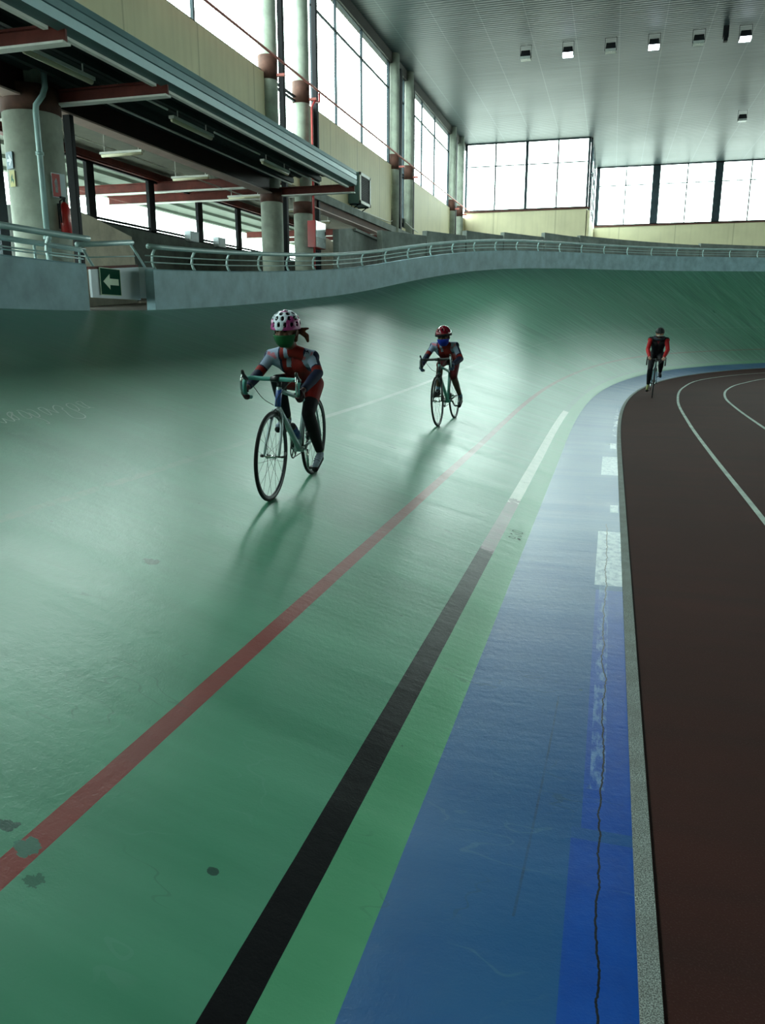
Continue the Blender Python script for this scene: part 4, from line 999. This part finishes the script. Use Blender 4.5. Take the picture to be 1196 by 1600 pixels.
def rider(label, M, J, cfg):
    T = thing('person', label, 'person', matrix=M @ Matrix.Translation((0, .37, 0)))
    OFF = Vector((0, -.37, 0)); J = {k: Vector(v)+OFF for k, v in J.items()}
    s = cfg['s']; hs = cfg['hs']
    b = MB(); W = cfg.get('girth', 1.0)
    spine = [J['pelvis'], J['belly'], J['chest'], J['neck']]
    rr = [.105*s*W, .098*s*W, .105*s*W, .055*s]
    def torso(bb_, g):
        for q in (-1, 1):
            bb_.cap(J['pelvis']+Vector((q*.045*s,0,0)), J['belly']+Vector((q*.035*s,0,0)), (.092*s*W)+g, (.080*s*W)+g)
            bb_.cap(J['belly']+Vector((q*.035*s,0,0)), J['chest']+Vector((q*.06*s,0,0)), (.080*s*W)+g, (.090*s*W)+g)
            sh = J['shR'] if q > 0 else J['shL']
            bb_.cap(J['chest']+Vector((q*.05*s,0,.0)), sh, (.085*s*W)+g, .055*s+g)
            bb_.cap(J['neck']+Vector((q*.01,0,-.02*s)), sh, .050*s+g*.5, .050*s+g)
    torso(b, 0)
    b.cap(J['neck'], J['head']+Vector((0,-.03*s,-.04*s)), .052*s, .048*s)
    def limb(bb_, A, K, E, r, g, t0=0, t1=1, u0=0, u1=1):
        A, K, E = J[A], J[K], J[E]
        if t1 > t0: bb_.cap(A.lerp(K, t0), A.lerp(K, t1), r[0]+(r[1]-r[0])*t0+g, r[0]+(r[1]-r[0])*t1+g)
        if u1 > u0:
            m = K.lerp(E, .35)
            bb_.cap(K, m, r[1]+g, r[2]+g); bb_.cap(m, K.lerp(E, u1), r[2]+g, r[3]+g)
    ra = [.042*s, .036*s, .037*s, .024*s]; rl = [.078*s*W, .052*s, .053*s, .033*s]
    for q in 'RL':
        limb(b, 'sh'+q, 'el'+q, 'wr'+q, ra, 0); limb(b, 'hip'+q, 'kn'+q, 'an'+q, rl, 0)
        b.cap(J['an'+q], J['heel'+q]+Vector((0,0,.02)), .034*s, .030*s); b.cap(J['heel'+q]+Vector((0,0,.03)), J['heel'+q].lerp(J['toe'+q], .72)+Vector((0,0,.022)), .024*s, .016*s)
    rt = Matrix.Rotation(cfg.get('yaw', 0), 3, 'Z') @ Matrix.Rotation(cfg.get('pitch', 0), 3, 'X') @ Matrix.Rotation(cfg.get('roll', 0), 3, 'Y')
    head_shapes(b, J['head'], rt, hs)
    for q in 'RL':
        g = cfg['grip'][q]; grip(b, Vector(g['c'])+OFF, g['a'], g['u'], g['v'], cfg['hand'], J['wr'+q], g.get('t', 1), g.get('r', .0145))
    body = baked(b, 'body', cfg['skin'], T, .0055, 2)
    # eyes
    for q in (-1, 1):
        e = MB(); e.ell(J['head']+rt @ Vector((q*.031*hs, .084*hs, .014*hs)), .0125*hs); eo = e.build('eye', cfg['eye'], T, True)
    # gloves
    if cfg.get('glove'):
        for q in 'RL':
            g = cfg['grip'][q]; e = MB(); grip(e, Vector(g['c'])+OFF, g['a'], g['u'], g['v'], cfg['hand']*1.10, J['wr'+q], g.get('t', 1), g.get('r', .0145)); baked(e, 'glove', cfg['glove'], T, .0045, 1)
    # jersey
    e = MB(); torso(e, .010*s)
    e.cap(J['neck']-Vector((0,.01,.02)), J['neck']+Vector((0,.02*s,.03*s)), .060*s, .056*s)
    for q in 'RL': limb(e, 'sh'+q, 'el'+q, 'wr'+q, ra, .010*s, 0, 1, 0, cfg.get('sleeve', .92))
    baked(e, cfg.get('top_name', 'jersey'), cfg['jersey'], T, .006, 2, cfg['jf'](J))
    # shorts / tights
    e = MB(); e.cap(J['pelvis']+Vector((-.045*s,0,0)), J['pelvis']+Vector((.045*s,0,0)), .104*s*W, .104*s*W); e.cap(J['pelvis'], J['belly'], .10*s*W, .092*s*W)
    for q in 'RL': limb(e, 'hip'+q, 'kn'+q, 'an'+q, rl, .009*s, 0, cfg.get('leg', 1), 0, cfg.get('calf', .97))
    baked(e, cfg['legname'], cfg['tights'], T, .006, 2, cfg['tf'](J))
    for q in 'RL':
        shoe(T, J['heel'+q], J['toe'+q], (0,-.1,1), .036*s, cfg['shoe'][q], cfg)
        if cfg.get('sock'):
            e = MB(); e.cap(J['kn'+q].lerp(J['an'+q], .80), J['an'+q]+Vector((0,0,.0)), .036*s, .038*s); e.build('sock', cfg['sock'], T, True)
    return T, J, rt

def solid(J): return lambda c, n: 0
M_skin = paint('skin', (0.13, 0.070, 0.048, 1), 0.55, var=.08)
M_skin2 = paint('tanned_skin', (0.10, 0.055, 0.038, 1), 0.55, var=.08)
M_eye = paint('dark_eye', (0.02, 0.015, 0.012, 1), 0.15)
M_navy = paint('navy_cloth', (0.010, 0.016, 0.045, 1), 0.75, var=.15)
M_wcloth = paint('white_blue_cloth', (0.24, 0.31, 0.43, 1), 0.75, var=.1)
M_rcloth = paint('red_cloth', (0.20, 0.012, 0.010, 1), 0.7, var=.12)
M_maroon = paint('maroon_cloth', (0.10, 0.010, 0.014, 1), 0.7, var=.12)
M_kcloth = paint('black_cloth', (0.006, 0.006, 0.008, 1), 0.75, var=.1)
M_pinkprint = paint('pink_print', (0.45, 0.15, 0.20, 1), .7)

def kid_jersey(J):
    def f(c, n):
        for q in 'RL':
            A, K, E = J['sh'+q], J['el'+q], J['wr'+q]
            d = K-A; t = (c-A).dot(d)/d.dot(d); off = (c-A-d*t).length
            d2 = E-K; t2 = (c-K).dot(d2)/d2.dot(d2); off2 = (c-K-d2*t2).length
            sg = 1 if q == 'R' else -1
            if t2 > .06 and off2 < .058 and t > .8: return 0
            if .74 < t < 1.02 and off < .062: return 2
            if -.55 < t < .68 and off < .075 and (n.y > .05) and sg*n.x < .42:
                if abs(t-.08) < .07 and abs(n.x-sg*.1) < .16: return 3
                return 1
        x = c.x; z = c.z
        if n.y < -.35: return 0
        if .005 < x < .034 and z > J['belly'].z+.03: return 1
        if x > .075: return 1 if c.z > J['belly'].z-.02 and x < .12 else 0
        if -.105 < x < .06: return 2
        return 0
    return f
def kid_tights(J):
    def f(c, n):
        for q in 'RL':
            A, K, E = J['hip'+q], J['kn'+q], J['an'+q]; d = K-A; t = (c-A).dot(d)/d.dot(d)
            sg = 1 if q == 'R' else -1
            if sg*c.x > 0:
                e = E-K; t2 = max(0, min(1, (c-K).dot(e)/e.dot(e))); o2 = (c-K-e*t2).length; tc = max(0, min(1, t)); o1 = (c-A-d*tc).length
                if o2 < o1 and t2 > .05: return 1
                if t > (.62 if q == 'L' else .80): return 1
        return 0
    return f

def feet(info, q):
    s = 1 if q == 'R' else -1
    bb = info['bb']; p = bb+Vector((s*.118, 0, 0))+Vector((0, sin(info['crank']), cos(info['crank'])))*s*info['cl']
    return p
def drop_grip(info, q):
    s = 1 if q == 'R' else -1
    bc = info['bc']; c = Vector((s*info['bw'], bc.y+.052, bc.z-.107)); a = Vector((0, .82, .57)).normalized()
    return dict(c=c, a=a, u=(s*.75, -.45, .35), v=(s*.25, .35, -.6), t=1, r=.0145), c

def make_rider(label, M, info, J, cfg):
    for q in 'RL':
        p = feet(info, q); ft = cfg['foot']
        down = q == 'L' if cfg.get('low', 'L') == 'L' else q == 'R'
        tilt = radians(14 if down else 4)
        fwd = Vector((0, cos(tilt), -sin(tilt)))
        J['toe'+q] = p+fwd*ft*.36+Vector(((.015 if q == 'R' else -.015),0,.016)); J['heel'+q] = p-fwd*ft*.62+Vector((0,0,.016))
        J['an'+q] = J['heel'+q]+Vector((0, .03, .075*cfg['s']+.01))
    return rider(label, M, J, cfg)

# ---- nearest child
def rows(spec):
    out = []
    for el, n, off, wa, we in spec:
        for k in range(n): out.append((radians(off+360/n*k), radians(el), radians(wa), radians(we)))
    return out
M1 = frame_matrix((-2.225, 5.81, .454), (-2.17, 4.86, .44), radians(-2))
m_tape = paint('teal_bar_tape', (0.08, 0.30, 0.27, 1), .6); m_sil = paint('pale_silver_teal_frame_paint', (0.30, 0.42, 0.42, 1), .3, .3)
mats1 = dict(rim=M_rim, frame=m_sil, stay=m_sil, fork=paint('pale_silver_fork', (0.38, 0.48, 0.50, 1), .3, .3), stem=M_bblack, tape=m_tape, lever=M_chrome, crank=M_chrome, badge=paint('blue_head_badge', (0.02, 0.07, 0.28, 1), .4))
B1, I1 = bicycle('pale silver-teal road bicycle ridden by the nearest child, with teal bar tape', M1, .9517, .305, .93, mats1, crank=radians(15), dz=.032)
C1 = Vector((0, .37, 0))
g1 = {}; 
for q in 'RL': g1[q], c_ = drop_grip(I1, q)
J1 = dict(pelvis=(0,.22,.775), belly=(0,.35,.845), chest=(0,.475,.905), neck=(-.008,.585,1.01), head=(-.013,.70,1.127),
          shR=(.145,.555,.945), shL=(-.150,.535,.950), elR=(.200,.665,.830), elL=(-.225,.635,.850),
          hipR=(.075,.24,.745), hipL=(-.075,.225,.735), knR=(.090,.585,.775), knL=(-.105,.475,.545))
for q, s_ in (('R', 1), ('L', -1)): c = Vector(g1[q]['c']); J1['wr'+q] = tuple(c+Vector((s_*.012, -.060, .045)))
cfg1 = dict(s=.80, hs=.90, hand=.80, skin=M_skin, eye=M_eye, glove=paint('dark_maroon_glove', (0.035, 0.008, 0.012, 1), .7), jersey=[M_navy, M_wcloth, M_rcloth, M_pinkprint], jf=kid_jersey,
            tights=[M_rcloth, M_kcloth], tf=kid_tights, legname='shorts_and_tights', shoe={'R': paint('blue_grey_shoe', (0.20, 0.26, 0.33, 1), .6), 'L': None}, sole=M_kcloth, strap=paint('grey_strap', (0.10, 0.12, 0.16, 1), .6),
            grip=g1, foot=.20, pitch=radians(-6), yaw=radians(-4), sock=paint('lime_sock', (0.15, 0.45, 0.05, 1), .8))
cfg1['shoe']['L'] = cfg1['shoe']['R']
P1, JJ, rt = make_rider('child in pink and white helmet, green mask and navy-white-red kit riding nearest the camera', M1, I1, {k: Vector(v) for k, v in J1.items()}, cfg1)
H = JJ['head']; hc = H+rt @ Vector((0, -.004, .040))
vents1 = rows([(8, 14, 0, 5.5, 10), (33, 12, 15, 6.5, 9), (55, 8, 0, 8, 8), (76, 4, 45, 8, 6)])
M_mag = paint('magenta_helmet', (0.30, 0.03, 0.17, 1), .3, var=.05); M_hw = paint('white_helmet', (0.50, 0.58, 0.66, 1), .3, var=.03); M_vent = paint('black_vent', (0.004, 0.004, 0.008, 1), .8)
helmet(P1, hc, rt, (.098, .122, .100), vents1, [M_mag, M_hw, M_vent], lambda a, e: 1 if (abs(a) < radians(20)+e*.5 or e > radians(34)+radians(8)*sin(5*a)) and not (e > radians(64) and abs(a) < .9) else 0)
b = MB(); shell(b, H+rt @ Vector((0, .006, -.018)), rt, (.077, .108, .098), -radians(80), radians(80), -radians(62), radians(1), 28, 16)
o = b.build('face_mask', paint('green_mask', (0.010, 0.085, 0.030, 1), .8), P1, True); m = o.modifiers.new('solid', 'SOLIDIFY'); m.thickness = .004
b = MB(); b.cap(H+Vector((.0,-.075,-.03)), H+Vector((0,-.06,-.075)), .045, .035); b.cap(H+Vector((-.05,-.07,-.01)), H+Vector((-.085,-.09,.01)), .020, .016); b.cap(H+Vector((-.085,-.09,.01)), H+Vector((-.125,-.10,.020)), .016, .008)
b.cap(H+Vector((-.075,-.08,.0)), H+Vector((-.115,-.10,-.03)), .018, .018); b.cap(H+Vector((-.115,-.10,-.03)), H+Vector((-.125,-.10,-.065)), .018, .010)
b.cap(H+Vector((-.065,-.02,.0)), H+Vector((-.06,-.03,-.06)), .020, .014); b.cap(H+Vector((.065,-.02,.0)), H+Vector((.06,-.03,-.05)), .018, .012)
baked(b, 'hair', paint('reddish_brown_hair', (0.10, 0.028, 0.012, 1), .6, var=.3, scale=30), P1, .005, 1)
for q in (-1, 1):
    b = MB(); b.tube([H+rt @ Vector((q*.078,.0,.01)), H+rt @ Vector((q*.068,.03,-.05)), H+rt @ Vector((q*.02,.055,-.092))], .004, 6); b.build('chin_strap', M_kcloth, P1, True)
# bottle on the down tube
def bottle(M, info, label, mat, capm):
    bb, hb = info['bb'], info['hb']; d = (hb-bb).normalized(); nrm = Vector((0, -d.z, d.y)); c = bb+d*.10+nrm*.052
    T = thing('water_bottle', label, 'bottle', matrix=M @ Matrix.Translation(c))
    b = MB(); b.tube([(0,0,0), d*.005, d*.07, d*.085, d*.10, d*.13, d*.14], [.028,.033,.033,.028,.032,.032,.028], 16); b.build('bottle_body', mat, T, True)
    b = MB(); b.tube([d*.14, d*.155, d*.158, d*.18, d*.185], [.030,.028,.012,.011,.004], 14); b.build('cap', capm, T, True)
bottle(M1, I1, 'blue water bottle with black cap on the nearest bicycle', paint('blue_bottle', (0.01, 0.05, 0.25, 1), .35), M_bblack)

# ---- second child
F2 = Vector((-2.0, 9.57, .394)); d2 = (Vector((-1.97, 10.6, .39))-F2).normalized(); R2 = F2+d2*.955; R2.z = .389
M2 = frame_matrix(tuple(R2), tuple(F2), radians(3.0))
m_grn = paint('sea_green_frame_paint', (0.09, 0.30, 0.25, 1), .35)
mats2 = dict(rim=M_rim, frame=m_grn, stay=M_bblack, fork=M_bblack, stem=M_bblack, tape=M_bblack, lever=paint('pale_grey_lever', (0.42, 0.50, 0.52, 1), .3, .4), crank=M_bblack, badge=M_bblack)
B2, I2 = bicycle('dark bicycle with sea-green down tube ridden by the second child', M2, .955, .308, .98, mats2, crank=radians(60))
g2 = {}
for q in 'RL': g2[q], c_ = drop_grip(I2, q)
J2 = dict(pelvis=(0,.22,.80), belly=(0,.35,.865), chest=(0,.465,.925), neck=(-.02,.57,.995), head=(-.04,.68,1.077),
          shR=(.125,.535,.975), shL=(-.150,.525,.965), elR=(.185,.66,.86), elL=(-.235,.62,.800),
          hipR=(.075,.24,.775), hipL=(-.075,.225,.765), knR=(.040,.585,.735), knL=(-.105,.475,.58))
for q, s_ in (('R', 1), ('L', -1)): c = Vector(g2[q]['c']); J2['wr'+q] = tuple(c+Vector((s_*.012, -.060, .045)))
cfg2 = dict(cfg1); cfg2.update(skin=M_skin2, glove=paint('blue_grey_glove', (0.05, 0.08, 0.14, 1), .7), tights=[M_maroon, M_navy], legname='shorts', leg=.98, calf=0.0, tf=solid,
            sock=paint('pale_blue_sock', (0.18, 0.27, 0.38, 1), .8), shoe={'R': M_kcloth, 'L': paint('dark_grey_shoe', (0.05, 0.07, 0.07, 1), .5)}, grip=g2, s=.80, hs=.88, strap=paint('pale_strap', (0.25, 0.33, 0.32, 1), .5))
P2, JJ, rt = make_rider('child in shiny maroon helmet and blue mask riding second, farther up the track', M2, I2, {k: Vector(v) for k, v in J2.items()}, cfg2)
H = JJ['head']; hc = H+rt @ Vector((0, -.004, .040))
vents2 = [(radians(a), radians(e), radians(4), radians(13)) for a, e in ((-20, 36), (20, 36), (-48, 32), (48, 32), (0, 62), (150, 35), (-150, 35), (100, 35), (-100, 35))]
helmet(P2, hc, rt, (.102, .125, .102), vents2, [paint('maroon_helmet', (0.13, 0.006, 0.014, 1), .12, var=.05), M_kcloth, M_vent], lambda a, e: 1 if e < radians(2) else 0)
b = MB(); shell(b, hc, rt, (.106, .150, .103), -radians(50), radians(50), radians(-12), radians(2), 20, 4); o = b.build('visor', M_kcloth, P2, True); m = o.modifiers.new('solid', 'SOLIDIFY'); m.thickness = .004
b = MB(); shell(b, H+rt @ Vector((0, .006, -.018)), rt, (.077, .108, .098), -radians(80), radians(80), -radians(65), radians(1), 28, 16)
o = b.build('face_mask', paint('royal_blue_mask', (0.008, 0.025, 0.30, 1), .7), P2, True); m = o.modifiers.new('solid', 'SOLIDIFY'); m.thickness = .004
b = MB(); b.cap(H+Vector((0,-.07,-.02)), H+Vector((0,-.06,-.06)), .045, .035); baked(b, 'hair', paint('dark_brown_hair', (0.015, 0.009, 0.006, 1), .6), P2, .006, 1)

# ---- adult on the brown floor
M3 = frame_matrix((1.03, 20.17, .003), (.98, 19.16, .003), radians(-2.2))
mats3 = dict(rim=M_rim, frame=paint('dark_teal_frame_paint', (0.010, 0.06, 0.07, 1), .3), stay=M_bblack, fork=paint('teal_fork', (0.015, 0.10, 0.12, 1), .3), stem=M_bblack, tape=M_bblack, lever=M_bblack, crank=M_chrome, badge=None)
B3, I3 = bicycle('dark teal road bicycle ridden by the adult on the brown floor', M3, 1.0, .335, 1.03, mats3, crank=radians(180), cl=.165, bw=.20)
bc = I3['bc']; g3 = {}
for q, s_ in (('R', 1), ('L', -1)): g3[q] = dict(c=(s_*.15, bc.y, bc.z), a=(1,0,0), u=(0,-.35,.94), v=(0,1,.1), t=-s_, r=.0145)
J3 = dict(pelvis=(0,.20,.97), belly=(0,.29,1.08), chest=(0,.41,1.22), neck=(-.008,.50,1.36), head=(-.01,.58,1.445),
          shR=(.175,.475,1.295), shL=(-.180,.475,1.300), elR=(.215,.56,1.07), elL=(-.225,.56,1.08),
          hipR=(.095,.23,.94), hipL=(-.095,.225,.95), knR=(.110,.50,.62), knL=(-.115,.62,.80))
for q, s_ in (('R', 1), ('L', -1)): J3['wr'+q] = (s_*.155, bc.y-.075, bc.z+.045)
def adult_top(J):
    def f(c, n):
        for q in 'RL':
            A, K, E = J['sh'+q], J['el'+q], J['wr'+q]; sg = 1 if q == 'R' else -1
            d2 = E-K; t2 = (c-K).dot(d2)/d2.dot(d2); o2 = (c-K-d2*t2).length
            d = K-A; t = (c-A).dot(d)/d.dot(d); o1 = (c-A-d*t).length
            if (-.02 < t < 1.1 and o1 < .068 and sg*c.x > .142) or (0 < t2 < 1.2 and o2 < .07): return 1
        if n.y > .2 and abs(c.x) < .055*(c.z-J['chest'].z+.02)/.1 and c.z > J['chest'].z-.02: return 2
        return 0
    return f
cfg3 = dict(s=1.0, hs=1.0, hand=1.0, skin=paint('light_skin', (0.36, 0.22, 0.16, 1), .55), eye=M_eye, jersey=[M_kcloth, paint('bright_red_sleeve', (0.28, 0.008, 0.010, 1), .7), M_maroon], jf=adult_top, top_name='vest_and_sleeves',
            tights=[M_kcloth], tf=solid, legname='tights', shoe={'R': paint('olive_yellow_shoe', (0.16, 0.18, 0.06, 1), .6), 'L': M_kcloth}, sole=M_kcloth, strap=M_kcloth, grip=g3, foot=.27, low='R', pitch=radians(-8), girth=1.08)
P3, JJ, rt = make_rider('adult in black vest with red sleeves and dark helmet riding on the brown floor', M3, I3, {k: Vector(v) for k, v in J3.items()}, cfg3)
H = JJ['head']; hc = H+rt @ Vector((0, -.004, .035))
helmet(P3, hc, rt, (.102, .128, .095), vents2, [paint('charcoal_helmet', (0.008, 0.011, 0.011, 1), .6), M_kcloth, M_vent], lambda a, e: 0)
b = MB(); shell(b, H+rt @ Vector((0, .010, -.02)), rt, (.080, .104, .105), -radians(85), radians(85), -radians(65), -radians(18), 28, 12)
o = b.build('neck_gaiter', M_kcloth, P3, True); m = o.modifiers.new('solid', 'SOLIDIFY'); m.thickness = .004
b = MB(); shell(b, H+rt @ Vector((0, .010, -.02)), rt, (.081, .106, .105), -radians(60), radians(40), -radians(18), -radians(6), 24, 4)
o = b.build('mask_edge', paint('pale_grey_mask', (0.40, 0.42, 0.38, 1), .7), P3, True); m = o.modifiers.new('solid', 'SOLIDIFY'); m.thickness = .003
b = MB(); N = JJ['neck']
b.tube([N+Vector((sin(t)*.105, -.01+cos(t)*.085, -.005-.05*max(0, cos(t)))) for t in [2*pi*i/20 for i in range(20)]], .032, 10, closed=True); b.build('hood_collar', paint('slate_collar', (0.02, 0.03, 0.04, 1), .8), P3, True)
